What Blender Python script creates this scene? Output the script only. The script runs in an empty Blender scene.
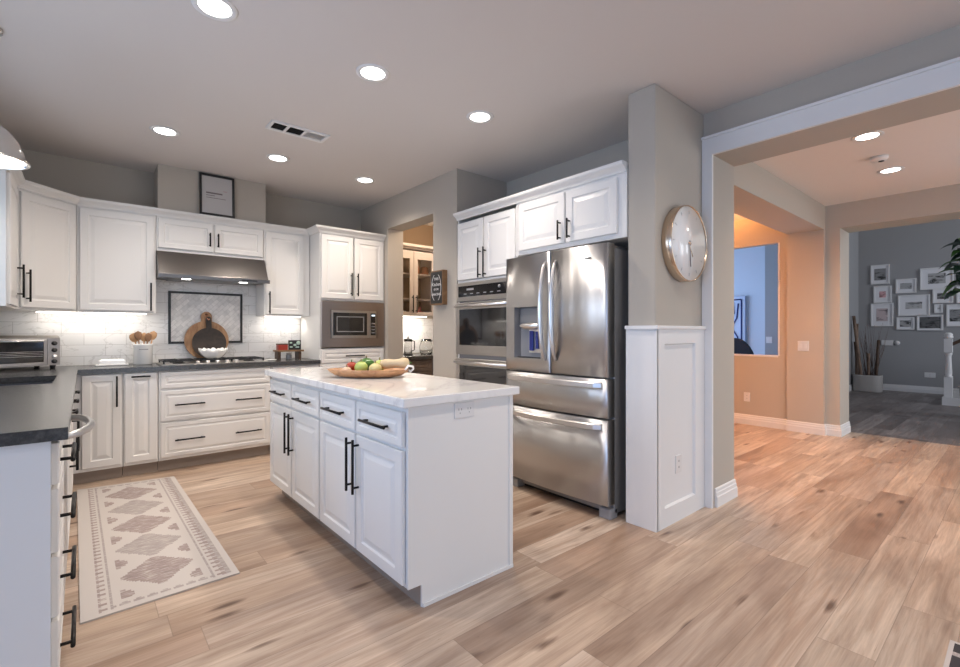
import bpy, bmesh, math, random
from mathutils import Vector, Matrix
random.seed(7)
SC = bpy.context.scene
COL = SC.collection
R = math.radians

# ------------------------------------------------------------------ camera
cd = bpy.data.cameras.new('camera'); cam = bpy.data.objects.new('camera', cd); COL.objects.link(cam)
cam.location = (0, 0, 1.22); cam.rotation_euler = (R(90), 0, R(-40.3))
cd.sensor_width = 36; cd.lens = 467/960*36; cd.shift_y = -2/960; cd.clip_start = .05
SC.camera = cam

# ------------------------------------------------------------------ world, daylight, exposure
SC.view_settings.view_transform = 'Standard'; SC.view_settings.look = 'None'
SC.view_settings.exposure = 0.0; SC.view_settings.gamma = 1; SC.view_settings.use_curve_mapping = False
W = bpy.data.worlds.new('world'); SC.world = W; W.use_nodes = True
W.node_tree.nodes['Background'].inputs[0].default_value = (.62, .75, 1, 1)
W.node_tree.nodes['Background'].inputs[1].default_value = .3

def area(name, loc, direction, sx, sy, power, col):
    l = bpy.data.lights.new(name, 'AREA'); l.shape = 'RECTANGLE'; l.size = sx; l.size_y = sy
    l.energy = power; l.color = col
    o = bpy.data.objects.new(name, l); COL.objects.link(o); o.location = loc
    o.rotation_euler = Vector(direction).to_track_quat('-Z', 'Y').to_euler(); return o
DAY = (.42, .61, 1.0)
area('added_rear_daylight', (1.6, -3.35, 1.25), (0, 1, 0), 2.9, 2.2, 38, (.72, .84, 1))  # unseen opening behind the camera, added as a bluish light source
area('added_breakfast_daylight', (-3.4, -.1, 1.45), (1, 0, 0), 2.7, 1.8, 95, DAY)  # unseen window, added to send blue light onto panel ends and island
area('sink_window_daylight', (-.9, 2.95, 1.65), (1, 0, 0), 1.7, 1.1, 24, (.6, .76, 1))
area('added_hall_daylight', (5.3, -3.35, 1.3), (0, 1, 0), 2.0, 2.0, 60, (.95, .96, 1))  # unseen opening, area light added to brighten the hall
area('added_foyer_daylight', (10.0, -4.2, 2.6), (0, 1, 0), 2.4, 3.0, 160, (.84, .9, 1))  # unseen opening, area light added to brighten the foyer
area('living_room_daylight', (8.7, 6.1, 1.5), (0, -1, 0), 2.6, 1.9, 165, (.45, .64, 1))
LAMP = (1.0, .875, .76)          # colour of the ceiling lamps
SPOT_W, SPOT_HALL_W = 56, 92    # watts of one ceiling lamp
NOOK_W = 300                     # warm lamp hanging in the nook

# ------------------------------------------------------------------ materials
def mat(name, col, rough=.5, metal=0., spec=.5, emit=None, estr=0., trans=0., bump=None, coat=0.):
    m = bpy.data.materials.new(name); m.use_nodes = True
    nt = m.node_tree; b = nt.nodes['Principled BSDF']
    b.inputs['Base Color'].default_value = (*col, 1); b.inputs['Roughness'].default_value = rough
    b.inputs['Metallic'].default_value = metal; b.inputs['Specular IOR Level'].default_value = spec
    b.inputs['Coat Weight'].default_value = coat
    if trans: b.inputs['Transmission Weight'].default_value = trans
    if emit: b.inputs['Emission Color'].default_value = (*emit, 1); b.inputs['Emission Strength'].default_value = estr
    if bump:
        sc, st = bump
        tc = nt.nodes.new('ShaderNodeTexCoord'); n = nt.nodes.new('ShaderNodeTexNoise'); n.inputs['Scale'].default_value = sc
        n.inputs['Detail'].default_value = 4
        bp = nt.nodes.new('ShaderNodeBump'); bp.inputs['Strength'].default_value = st; bp.inputs['Distance'].default_value = .002
        nt.links.new(tc.outputs['Object'], n.inputs['Vector']); nt.links.new(n.outputs['Fac'], bp.inputs['Height'])
        nt.links.new(bp.outputs['Normal'], b.inputs['Normal'])
    return m

class NT:
    """short node helper for one material"""
    def __init__(s, m): s.m = m; s.t = m.node_tree; s.b = s.t.nodes['Principled BSDF']
    def n(s, typ, **kw):
        x = s.t.nodes.new('ShaderNode' + typ)
        for k, v in kw.items(): setattr(x, k, v)
        return x
    def l(s, a, b): s.t.links.new(a, b)
    def math(s, op, a, b=None, c=None):
        x = s.n('Math', operation=op)
        for i, v in enumerate((a, b, c)):
            if v is None: continue
            if isinstance(v, (int, float)): x.inputs[i].default_value = v
            else: s.l(v, x.inputs[i])
        return x.outputs[0]
    def ramp(s, fac, stops):
        x = s.n('ValToRGB'); cr = x.color_ramp
        while len(cr.elements) < len(stops): cr.elements.new(.5)
        for e, (p, c) in zip(cr.elements, stops): e.position = p; e.color = (*c, 1)
        s.l(fac, x.inputs[0]); return x.outputs[0]
    def mix(s, fac, a, b, mode='MIX'):
        x = s.n('Mix', data_type='RGBA', blend_type=mode)
        for i, v in ((0, fac), (6, a), (7, b)):
            if isinstance(v, (int, float)): x.inputs[i].default_value = v
            elif isinstance(v, tuple): x.inputs[i].default_value = (*v, 1)
            else: s.l(v, x.inputs[i])
        return x.outputs[2]
    def coords(s):
        tc = s.n('TexCoord'); sp = s.n('SeparateXYZ'); s.l(tc.outputs['Object'], sp.inputs[0]); return tc.outputs['Object'], sp.outputs
    def comb(s, x, y, z=0.):
        c = s.n('CombineXYZ')
        for i, v in enumerate((x, y, z)):
            if isinstance(v, (int, float)): c.inputs[i].default_value = v
            else: s.l(v, c.inputs[i])
        return c.outputs[0]
    def noise(s, vec, scale, detail=4, rough=.5, dist=0.):
        x = s.n('TexNoise'); x.inputs['Scale'].default_value = scale; x.inputs['Detail'].default_value = detail
        x.inputs['Roughness'].default_value = rough; x.inputs['Distortion'].default_value = dist
        s.l(vec, x.inputs['Vector']); return x.outputs['Fac']

def plank_floor(name, tones, knot, rough=.38, tint=1.):
    m = mat(name, (.5, .4, .3), rough); k = NT(m)
    v, (x, y, z) = k.coords()
    w, L = .185, 1.45
    yr = k.math('DIVIDE', y, w); row = k.math('FLOOR', yr)
    wn = k.n('TexWhiteNoise', noise_dimensions='1D'); k.l(row, wn.inputs['W'])
    xo = k.math('ADD', k.math('DIVIDE', x, L), k.math('MULTIPLY', wn.outputs['Value'], 7.3)); cell = k.math('FLOOR', xo)
    wn2 = k.n('TexWhiteNoise', noise_dimensions='2D'); k.l(k.comb(row, cell), wn2.inputs['Vector'])
    rnd = wn2.outputs['Value']
    base = k.ramp(rnd, tones)
    off = k.math('MULTIPLY', rnd, 53.)
    g1 = k.noise(k.comb(k.math('ADD', k.math('MULTIPLY', x, 1.0), off), k.math('MULTIPLY', y, 13.), off), 1.0, 6, .58, 1.6)
    g2 = k.noise(k.comb(k.math('ADD', k.math('MULTIPLY', x, 4.), off), k.math('MULTIPLY', y, 110.), off), 1.0, 3, .6)
    big = k.noise(k.comb(k.math('ADD', k.math('MULTIPLY', x, 1.1), off), k.math('MULTIPLY', y, 4.0), off), 1.0, 3, .5, .6)
    c = k.mix(k.math('MULTIPLY', k.ramp(g1, [(.36, (1, 1, 1)), (.60, (0, 0, 0))]), .66), base, knot, 'MIX')
    c = k.mix(.45, c, k.ramp(g2, [(.3, (.66, .63, .62)), (.68, (1.1, 1.09, 1.08))]), 'MULTIPLY')
    c = k.mix(.8, c, k.ramp(big, [(.32, (.66, .60, .57)), (.5, (.98, .97, .96)), (.68, (1.22, 1.22, 1.22))]), 'MULTIPLY')
    vo = k.n('TexVoronoi'); vo.inputs['Scale'].default_value = 1.0; vo.inputs['Randomness'].default_value = 1.
    k.l(k.comb(k.math('ADD', k.math('MULTIPLY', x, 1.9), off), k.math('MULTIPLY', y, 6.5), off), vo.inputs['Vector'])
    kd = k.math('ADD', vo.outputs['Distance'], k.math('MULTIPLY', k.math('SUBTRACT', g1, .5), .35))
    c = k.mix(k.ramp(kd, [(.04, (.95, .95, .95)), (.16, (0, 0, 0))]), c, (.12, .065, .042), 'MIX')
    ck = k.noise(k.comb(k.math('ADD', k.math('MULTIPLY', x, 2.3), off), k.math('MULTIPLY', y, 42.), off), 1.0, 4, .7, 2.4)
    c = k.mix(k.ramp(ck, [(.66, (0, 0, 0)), (.74, (.6, .6, .6))]), c, (.17, .10, .065), 'MIX')
    fy = k.math('ABSOLUTE', k.math('SUBTRACT', k.math('FRACT', yr), .5)); fx = k.math('ABSOLUTE', k.math('SUBTRACT', k.math('FRACT', xo), .5))
    seam = k.math('MAXIMUM', k.math('GREATER_THAN', fy, .4915), k.math('GREATER_THAN', fx, .4989))
    c = k.mix(k.math('MULTIPLY', seam, .4), c, (.12, .08, .06))
    k.l(c, k.b.inputs['Base Color'])
    k.l(k.math('ADD', k.math('MULTIPLY', g1, .2), rough - .1), k.b.inputs['Roughness'])
    bp = k.n('Bump'); bp.inputs['Strength'].default_value = .12; bp.inputs['Distance'].default_value = .002
    k.l(k.math('SUBTRACT', g2, seam), bp.inputs['Height']); k.l(bp.outputs['Normal'], k.b.inputs['Normal'])
    return m

def wood(name, c1, c2, rough=.45, sx=(1, 1, 1), scale=14):
    m = mat(name, c1, rough); k = NT(m); v, s = k.coords()
    vec = k.comb(k.math('MULTIPLY', s[0], sx[0]), k.math('MULTIPLY', s[1], sx[1]), k.math('MULTIPLY', s[2], sx[2]))
    k.l(k.ramp(k.noise(vec, scale, 6, .6, 1.), [(.35, c1), (.65, c2)]), k.b.inputs['Base Color']); return m

def steel(name, col=(.62, .60, .58), rough=.24, wave=.0, axis='z'):
    m = mat(name, col, rough, 1.0); k = NT(m); v, s = k.coords()
    if axis == 'z': f = k.comb(k.math('MULTIPLY', s[0], 240.), k.math('MULTIPLY', s[1], 240.), k.math('MULTIPLY', s[2], 3.))
    else: f = k.comb(k.math('MULTIPLY', s[0], 3.), k.math('MULTIPLY', s[1], 3.), k.math('MULTIPLY', s[2], 240.))
    fine = k.noise(f, 1, 2)
    k.l(k.math('ADD', k.math('MULTIPLY', fine, .0), rough), k.b.inputs['Roughness'])
    if wave:
        lo = k.noise(k.comb(k.math('MULTIPLY', s[0], 8.), k.math('MULTIPLY', s[1], 8.), k.math('MULTIPLY', s[2], .4)), 1, 1, .3)
        bp = k.n('Bump'); bp.inputs['Strength'].default_value = wave; bp.inputs['Distance'].default_value = .02
        k.l(lo, bp.inputs['Height']); k.l(bp.outputs['Normal'], k.b.inputs['Normal'])
    return m

def marble_tile():
    m = mat('marble_subway_tile', (.8, .79, .78), .22); k = NT(m); v, s = k.coords()
    vec = k.comb(s[0], s[2])
    br = k.n('TexBrick'); br.inputs['Scale'].default_value = 1; br.inputs['Brick Width'].default_value = .30; br.inputs['Row Height'].default_value = .10
    br.inputs['Mortar Size'].default_value = .0022; br.inputs['Mortar Smooth'].default_value = 0
    br.inputs['Color1'].default_value = (.84, .83, .82, 1); br.inputs['Color2'].default_value = (.75, .745, .74, 1); br.inputs['Mortar'].default_value = (.60, .585, .57, 1)
    k.l(vec, br.inputs['Vector'])
    vn = k.noise(k.comb(k.math('MULTIPLY', s[0], 2.6), k.math('MULTIPLY', s[2], 5.)), 1., 5, .6, 1.6)
    vein = k.ramp(k.math('ABSOLUTE', k.math('SUBTRACT', vn, .5)), [(.0, (.74, .73, .72)), (.022, (1, 1, 1))])
    k.l(k.mix(.75, br.outputs['Color'], vein, 'MULTIPLY'), k.b.inputs['Base Color'])
    bp = k.n('Bump'); bp.inputs['Strength'].default_value = .3; bp.inputs['Distance'].default_value = .002; bp.invert = True
    k.l(br.outputs['Fac'], bp.inputs['Height']); k.l(bp.outputs['Normal'], k.b.inputs['Normal']); return m

def mosaic_tile():
    m = mat('marble_herringbone_mosaic', (.8, .79, .78), .25); k = NT(m); v, s = k.coords()
    a = k.math('MULTIPLY', k.math('ADD', s[0], s[2]), .7071); b_ = k.math('MULTIPLY', k.math('SUBTRACT', s[0], s[2]), .7071)
    br = k.n('TexBrick'); br.inputs['Scale'].default_value = 1; br.inputs['Brick Width'].default_value = .075; br.inputs['Row Height'].default_value = .036
    br.inputs['Mortar Size'].default_value = .0016
    br.inputs['Color1'].default_value = (.86, .83, .80, 1); br.inputs['Color2'].default_value = (.70, .68, .66, 1); br.inputs['Mortar'].default_value = (.6, .58, .56, 1)
    k.l(k.comb(a, b_), br.inputs['Vector'])
    vn = k.noise(v, 9., 5, .6, 1.5)
    k.l(k.mix(.6, br.outputs['Color'], k.ramp(vn, [(.35, (.72, .71, .71)), (.6, (1, 1, 1))]), 'MULTIPLY'), k.b.inputs['Base Color']); return m

def marble_slab():
    m = mat('white_marble_slab', (.86, .85, .83), .12, coat=.3); k = NT(m); v, s = k.coords()
    vn = k.noise(v, 1.1, 6, .55, 1.6)
    f = k.ramp(k.math('ABSOLUTE', k.math('SUBTRACT', vn, .5)), [(0, (.66, .65, .65)), (.012, (.78, .775, .765)), (.05, (.85, .84, .825))])
    k.l(f, k.b.inputs['Base Color']); return m

def granite():
    m = mat('black_leathered_granite', (.04, .04, .042), .24, spec=1.); k = NT(m); v, s = k.coords()
    n = k.noise(v, 60, 5, .7)
    k.l(k.ramp(n, [(.35, (.024, .024, .025)), (.7, (.07, .068, .067))]), k.b.inputs['Base Color'])
    bp = k.n('Bump'); bp.inputs['Strength'].default_value = .05; bp.inputs['Distance'].default_value = .002
    k.l(n, bp.inputs['Height']); k.l(bp.outputs['Normal'], k.b.inputs['Normal']); return m

M = {}
M['white'] = mat('cabinet_white_lacquer', (.80, .79, .77), .35)
M['trimwhite'] = mat('trim_white_paint', (.78, .775, .77), .4)
M['wall'] = mat('greige_wall_paint', (.47, .43, .375), .85, spec=.2, bump=(180, .12))
M['hallwall'] = mat('hall_wall_paint', (.50, .455, .395), .85, spec=.2, bump=(180, .12))
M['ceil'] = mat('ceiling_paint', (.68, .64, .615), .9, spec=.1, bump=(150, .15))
M['hallceil'] = mat('hall_ceiling_brightened', (.80, .77, .74), .9, spec=.1)  # lighter copy of the ceiling paint, hall brightness put into its colour
M['foyer'] = mat('foyer_grey_paint', (.36, .36, .365), .85, spec=.2, bump=(180, .1))
M['lilac'] = mat('living_room_paint', (.55, .58, .64), .85, spec=.2)
M['black'] = mat('matte_black_metal', (.012, .011, .011), .38, .6)
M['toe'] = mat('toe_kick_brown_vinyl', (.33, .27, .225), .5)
M['floor'] = plank_floor('oak_vinyl_plank', [(0, (.41, .29, .215)), (.3, (.55, .425, .325)), (.55, (.64, .52, .415)), (.75, (.45, .34, .265)), (1, (.71, .595, .49))], (.32, .21, .145))
M['foyerfloor'] = plank_floor('foyer_plank_dimmed', [(0, (.16, .14, .135)), (.5, (.25, .225, .22)), (1, (.34, .31, .305))], (.10, .085, .08), .38)  # same wood as the main floor, the foyer's dimmer light put into darker tones
M['steel'] = steel('brushed_stainless', (.56, .565, .575), .34, .34)
M['steelh'] = steel('brushed_stainless_across', (.56, .53, .50), .30, .0, 'x')
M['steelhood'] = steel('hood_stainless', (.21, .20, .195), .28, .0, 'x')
M['steelwarm'] = steel('bronze_tinted_stainless', (.40, .345, .315), .32, .0, 'x')
M['chrome'] = mat('satin_handle_steel', (.80, .79, .785), .3, 1.)
M['nickel'] = mat('polished_nickel', (.72, .71, .69), .12, 1.)
M['darkgrey'] = mat('dark_grey_appliance_side', (.27, .27, .275), .4, .3)
k_ = NT(M['steel']); k_.b.inputs['Anisotropic'].default_value = .85; k_.b.inputs['Anisotropic Rotation'].default_value = .25
t_ = k_.n('Tangent', direction_type='RADIAL', axis='Z'); k_.l(t_.outputs[0], k_.b.inputs['Tangent'])
M['blackglass'] = mat('black_appliance_glass', (.012, .012, .013), .06, spec=.7, coat=.5)
M['blackplastic'] = mat('black_plastic', (.015, .015, .016), .4)
M['greyplastic'] = mat('grey_plastic', (.30, .30, .31), .4)
M['bluegel'] = mat('blue_plastic', (.02, .035, .22), .3)
M['tile'] = marble_tile(); M['mosaic'] = mosaic_tile(); M['slab'] = marble_slab(); M['granite'] = granite()
M['liner'] = mat('black_pencil_liner', (.02, .016, .015), .3)
M['sink'] = mat('dark_composite_sink', (.05, .055, .07), .4)
M['gold'] = mat('brushed_gold', (.66, .53, .41), .25, 1.)
M['porcelain'] = mat('white_porcelain', (.86, .86, .85), .15, coat=.4)
M['paper'] = mat('print_paper', (.50, .48, .47), .6)
M['whitemat'] = mat('white_mount_board', (.80, .80, .82), .7)
M['ink'] = mat('grey_ink', (.18, .15, .15), .7)
M['redink'] = mat('faded_red_ink', (.45, .25, .25), .7)
M['darkwood'] = wood('dark_walnut', (.05, .028, .017), (.10, .055, .03), .45)
M['signwood'] = wood('stained_pine', (.17, .09, .04), (.25, .14, .065), .55)
M['boardwood'] = wood('acacia_board', (.30, .15, .07), (.50, .29, .15), .4, (1, 1, .25), 22)
M['boarddark'] = wood('charred_board', (.022, .016, .013), (.045, .03, .022), .45)
M['spoonwood'] = wood('beech_spoon', (.44, .24, .11), (.56, .34, .18), .5)
M['spoondark'] = wood('olive_spoon', (.20, .10, .05), (.30, .16, .08), .5)
M['bowlwood'] = wood('carved_mango_wood', (.36, .17, .075), (.52, .28, .135), .4, (1, 1, 1), 16)
M['pantrydark'] = wood('walnut_cabinet', (.15, .105, .08), (.22, .16, .125), .5)
M['pantrywhite'] = mat('pantry_cream_lacquer', (.78, .70, .63), .4)
M['pantrywall'] = mat('pantry_tan_paint', (.36, .26, .17), .85)
M['cabinside'] = mat('cabinet_maple_inside', (.42, .30, .19), .6)
M['glass'] = mat('clear_glass', (1, 1, 1), .02, trans=1.)
M['lens'] = mat('lamp_lens', (1, 1, 1), .5, emit=(1, .97, .93), estr=9.)
M['ledstrip'] = mat('led_strip', (1, 1, 1), .5, emit=(1, .93, .84), estr=5.)
M['display'] = mat('lit_display', (.1, .1, .1), .3, emit=(.75, .9, 1), estr=1.6)
M['rugcream'] = mat('rug_cream_wool', (.58, .54, .515), .95, spec=.1, bump=(320, .5))
def wool(name, c):
    m = mat(name, c, .95, spec=.1); k = NT(m); v, s_ = k.coords()
    n = k.noise(k.comb(k.math('MULTIPLY', s_[0], 16.), k.math('MULTIPLY', s_[1], 130.)), 1., 3, .65, .4)
    k.l(k.ramp(n, [(.36, tuple(q*.86 for q in c)), (.5, c), (.66, (.56, .515, .48))]), k.b.inputs['Base Color']); return m
M['rugmauve'] = wool('rug_mauve_wool', (.35, .285, .275)); M['ruggrey'] = wool('rug_grey_wool', (.40, .355, .345))
M['rugdark'] = mat('rug_charcoal_wool', (.075, .068, .072), .95, spec=.1, bump=(320, .5))
M['red'] = mat('tomato_skin', (.38, .045, .02), .3)
M['green'] = mat('pepper_green_skin', (.06, .16, .03), .3)
M['lime'] = mat('apple_green_skin', (.42, .50, .13), .35)
M['yellow'] = mat('squash_yellow_skin', (.62, .52, .24), .4)
M['beige'] = mat('butternut_skin', (.60, .46, .28), .5)
M['onion'] = mat('onion_skin', (.60, .42, .29), .45)
M['stem'] = mat('dry_stem', (.20, .17, .07), .7)
M['terracotta'] = mat('copper_pot', (.42, .15, .06), .4)
M['rose'] = mat('rose_ceramic', (.50, .12, .13), .35)
M['copper'] = mat('copper_metal', (.70, .33, .2), .22, 1.)
M['redbox'] = mat('red_tin', (.33, .035, .02), .35)
M['signgreen'] = mat('pale_green_print', (.45, .60, .52), .6)
M['basket'] = mat('woven_white_basket', (.46, .44, .42), .9, bump=(60, .8))
M['bamboo'] = wood('dry_bamboo', (.12, .075, .05), (.30, .20, .14), .6, (1, 1, .5), 8)
M['twig'] = mat('dry_twig', (.16, .11, .09), .8)
M['leaf'] = mat('dark_leaf', (.025, .075, .045), .35)
M['leafbright'] = mat('fresh_leaf', (.07, .19, .03), .4)
M['bark'] = mat('plant_bark', (.12, .08, .05), .8)
M['soil'] = mat('potting_soil', (.03, .022, .016), .95)
M['canvas'] = mat('canvas_pale', (.50, .54, .66), .8)
M['blueink'] = mat('navy_paint', (.02, .03, .16), .6)
M['charcoal'] = mat('charcoal_fabric', (.03, .028, .035), .9)
M['plate'] = mat('switch_plate_plastic', (.74, .73, .72), .35)
M['ventdark'] = mat('duct_dark', (.02, .018, .016), .9)

# ------------------------------------------------------------------ mesh builder
class Fr:
    """a working plane: p(a, b, c) = o + u*a + v*b + n*c"""
    def __init__(s, o, u, v, n): s.o, s.u, s.v, s.n = Vector(o), Vector(u), Vector(v), Vector(n)
    def p(s, a, b, c=0.): return s.o + s.u*a + s.v*b + s.n*c
ID = Fr((0, 0, 0), (1, 0, 0), (0, 1, 0), (0, 0, 1))
def FB(y): return Fr((0, y, 0), (1, 0, 0), (0, 0, 1), (0, -1, 0))     # faces the camera side of the back wall
def FRt(x): return Fr((x, 0, 0), (0, 1, 0), (0, 0, 1), (-1, 0, 0))    # faces -X
def FL(x): return Fr((x, 0, 0), (0, 1, 0), (0, 0, 1), (1, 0, 0))      # faces +X

OFF = {}
def off(o): return OFF.get(o.name, Vector((0, 0, 0))) if o else Vector((0, 0, 0))

class MB:
    def __init__(s): s.bm = bmesh.new(); s.mi = 0; s.sm = False
    def face(s, vs):
        try: f = s.bm.faces.new(vs); f.material_index = s.mi; f.smooth = s.sm; return f
        except ValueError: return None
    def v(s, p): return s.bm.verts.new(p)
    def poly(s, pts): return s.face([s.v(p) for p in pts])
    def box(s, x0, x1, y0, y1, z0, z1, bev=0., F=ID, seg=2):
        P = [F.p(a, b, c) for a in (x0, x1) for b in (y0, y1) for c in (z0, z1)]
        vs = [s.v(p) for p in P]
        fs = [s.face([vs[i] for i in q]) for q in ((0, 1, 3, 2), (4, 6, 7, 5), (0, 4, 5, 1), (2, 3, 7, 6), (0, 2, 6, 4), (1, 5, 7, 3))]
        if bev:
            es = {e for f in fs for e in f.edges}
            r = bmesh.ops.bevel(s.bm, geom=list(es), offset=bev, segments=seg, profile=.5, affect='EDGES')
            for f in r['faces']: f.material_index = s.mi
        return s
    def loft(s, rings, cap0=True, cap1=True, closed=True):
        L = [[s.v(p) for p in r] for r in rings]
        for a, b in zip(L, L[1:]):
            n = len(a)
            for i in range(n if closed else n-1):
                s.face([a[i], a[(i+1) % n], b[(i+1) % n], b[i]])
        if cap0: s.face(list(reversed(L[0])))
        if cap1: s.face(L[-1])
        return s
    def rects(s, F, a0, a1, b0, b1, steps, cap0=True, cap1=True):
        """nested rectangles: steps of (inset, height)"""
        s.loft([[F.p(a0+i, b0+i, c), F.p(a1-i, b0+i, c), F.p(a1-i, b1-i, c), F.p(a0+i, b1-i, c)] for i, c in steps], cap0, cap1); return s
    def tube(s, pts, r, n=10, cap=True):
        pts = [Vector(p) for p in pts]; rings = []
        rr = r if isinstance(r, (list, tuple)) else [r]*len(pts)
        up = Vector((0, 0, 1)); t0 = (pts[1]-pts[0]).normalized()
        if abs(t0.dot(up)) > .9: up = Vector((1, 0, 0))
        x = t0.cross(up).normalized()
        for i, p in enumerate(pts):
            t = ((pts[min(i+1, len(pts)-1)]-pts[max(i-1, 0)])).normalized()
            x = (x - t*x.dot(t)).normalized(); y = t.cross(x)
            rings.append([p + (x*math.cos(2*math.pi*k/n) + y*math.sin(2*math.pi*k/n))*rr[i] for k in range(n)])
        sm = s.sm; s.sm = True; s.loft(rings, cap, cap); s.sm = sm; return s
    def lathe(s, prof, c=(0, 0, 0), n=28, axis=ID, cap0=True, cap1=True, sx=1., sy=1., wob=None):
        c = Vector(c); rings = []
        for r, z in prof:
            ring = []
            for k in range(n):
                t = 2*math.pi*k/n; q = r*(wob(t, z) if wob else 1)
                ring.append(c + axis.u*(q*math.cos(t)*sx) + axis.v*(q*math.sin(t)*sy) + axis.n*z)
            rings.append(ring)
        sm = s.sm; s.sm = True; s.loft(rings, cap0, cap1); s.sm = sm; return s
    def sweep(s, path, prof, z=0., side=1):
        """profile [(out, up)] along an XY path with mitred corners"""
        P = [Vector((x, y)) for x, y in path]; rings = []
        for i, p in enumerate(P):
            d = []
            if i > 0: d.append((P[i]-P[i-1]).normalized())
            if i < len(P)-1: d.append((P[i+1]-P[i]).normalized())
            ns = [Vector((q.y, -q.x))*side for q in d]
            m = ns[0] if len(ns) == 1 else (ns[0]+ns[1]) / (1+ns[0].dot(ns[1]))
            rings.append([Vector((p.x+m.x*o, p.y+m.y*o, z+u)) for o, u in prof])
        s.loft(rings); return s
    def build(s, name, mats, parent=None, loc=None, recalc=True):
        if recalc: bmesh.ops.recalc_face_normals(s.bm, faces=s.bm.faces)
        o0 = off(parent) if parent else Vector(loc if loc else (0, 0, 0))
        bmesh.ops.translate(s.bm, verts=s.bm.verts, vec=-o0)
        me = bpy.data.meshes.new(name); s.bm.to_mesh(me); s.bm.free()
        for m in (mats if isinstance(mats, (list, tuple)) else [mats]): me.materials.append(M[m] if isinstance(m, str) else m)
        o = bpy.data.objects.new(name, me); COL.objects.link(o)
        if parent: o.parent = parent
        else: o.location = o0
        OFF[o.name] = o0
        return o

def tag(o, label, cat, group=None, kind=None):
    o['label'] = label; o['category'] = cat
    if group: o['group'] = group
    if kind: o['kind'] = kind
    return o
def thing(name, label, cat, loc=(0, 0, 0), group=None):
    o = bpy.data.objects.new(name, None); COL.objects.link(o); o.location = loc; o.empty_display_size = .1
    OFF[o.name] = Vector(loc); return tag(o, label, cat, group)
def struct(name, mb, m, parent=None):
    o = mb.build(name, m, parent)
    if not parent: o['kind'] = 'structure'
    return o
def B(*a, **k): return MB().box(*a, **k)
def text_mesh(body, F, a, b, size, depth=.0008, align='CENTER'):
    cu = bpy.data.curves.new('letters', 'FONT'); cu.body = body; cu.size = size; cu.align_x = align; cu.align_y = 'CENTER'; cu.extrude = depth/2; cu.resolution_u = 3
    t = bpy.data.objects.new('letters', cu); COL.objects.link(t)
    dg = bpy.context.evaluated_depsgraph_get(); me = bpy.data.meshes.new_from_object(t.evaluated_get(dg))
    bpy.data.objects.remove(t); bpy.data.curves.remove(cu)
    mb = MB(); mb.bm.from_mesh(me); bpy.data.meshes.remove(me)
    for v in mb.bm.verts: v.co = F.p(a + v.co.x, b + v.co.y, v.co.z)
    return mb

# ------------------------------------------------------------------ setting: floor, ceilings, walls
CZ, HZ = 2.745, 2.70
struct('floor', B(-3.5, 7.1, -4.2, 6.2, -.12, 0), 'floor')
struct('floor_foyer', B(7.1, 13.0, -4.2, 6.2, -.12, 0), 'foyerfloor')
struct('ceiling', B(-3.5, 3.67, -3.4, 5.6, CZ, CZ+.15), 'ceil')
struct('ceiling_hall', B(3.67, 7.1, -3.4, 6.2, HZ, HZ+.15), 'hallceil')
struct('ceiling_foyer', B(7.1, 13.0, -4.3, 6.2, 5.0, 5.15), 'ceil')
w = MB()
w.box(-.79, -.69, 1.90, 2.0, 0, CZ); w.box(-.79, -.69, 3.95, 5.55, 0, CZ); w.box(-.79, -.69, 2.0, 3.95, 0, 1.08); w.box(-.79, -.69, 2.0, 3.95, 2.25, CZ)
struct('wall_left', w, 'wall')
w = MB(); w.box(-3.3, -.79, 1.90, 2.0, 0, CZ); struct('wall_breakfast_side', w, 'wall')
w = MB(); w.box(-3.3, -3.2, -3.3, -1.45, 0, CZ); w.box(-3.3, -3.2, 1.25, 1.90, 0, CZ); w.box(-3.3, -3.2, -1.45, 1.25, 0, .55); w.box(-3.3, -3.2, -1.45, 1.25, 2.35, CZ)
struct('wall_breakfast', w, 'wall')
struct('wall_back', B(-.69, 4.0, 5.45, 5.55, 0, CZ), 'wall')
w = MB(); w.box(-3.2, .1, -3.3, -3.2, 0, CZ); w.box(.1, 3.1, -3.3, -3.2, 2.35, CZ); w.box(3.1, 3.67, -3.3, -3.2, 0, CZ)
w.box(3.67, 4.2, -3.3, -3.2, 0, HZ); w.box(4.2, 6.4, -3.3, -3.2, 2.35, HZ); w.box(6.4, 7.1, -3.3, -3.2, 0, HZ)
struct('wall_rear', w, 'wall')
w = MB(); w.box(2.66, 2.86, 3.47, 3.86, 0, CZ); w.box(2.66, 2.86, 4.77, 5.45, 0, CZ); w.box(2.66, 2.86, 3.86, 4.77, 2.40, CZ)
struct('wall_pantry_front', w, 'wall')
w = MB(); w.box(2.86, 3.30, 3.47, 3.57, 0, CZ); w.box(3.30, 3.67, 1.677, 3.57, 0, CZ); w.box(3.90, 4.0, 3.57, 5.45, 0, CZ); w.box(3.67, 4.0, 3.47, 3.57, 0, CZ)
struct('wall_alcove', w, 'wall')
struct('wall_column', B(2.67, 3.67, 1.49, 1.677, 0, CZ, bev=.008), 'wall')
w = MB(); w.box(3.32, 3.67, 1.42, 1.488, 0, 2.44); w.box(3.32, 3.67, -2.0, 1.488, 2.44, CZ); w.box(3.32, 3.67, -3.2, -2.0, 0, CZ)
struct('wall_header', w, 'wall')
w = MB(); w.box(3.67, 6.70, 1.57, 1.95, 2.42, HZ); w.box(6.62, 6.70, 1.57, 1.95, 0, 2.42)
struct('wall_nook_beam', w, 'hallwall')
w = MB(); w.box(6.68, 7.1, 1.43, 1.57, 0, HZ); w.box(6.70, 7.1, 1.57, 2.04, 0, HZ); w.box(6.68, 7.1, -2.0, 1.43, 2.42, HZ); w.box(6.68, 7.1, -3.2, -2.0, 0, HZ)
struct('wall_hall_far', w, 'hallwall')
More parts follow.
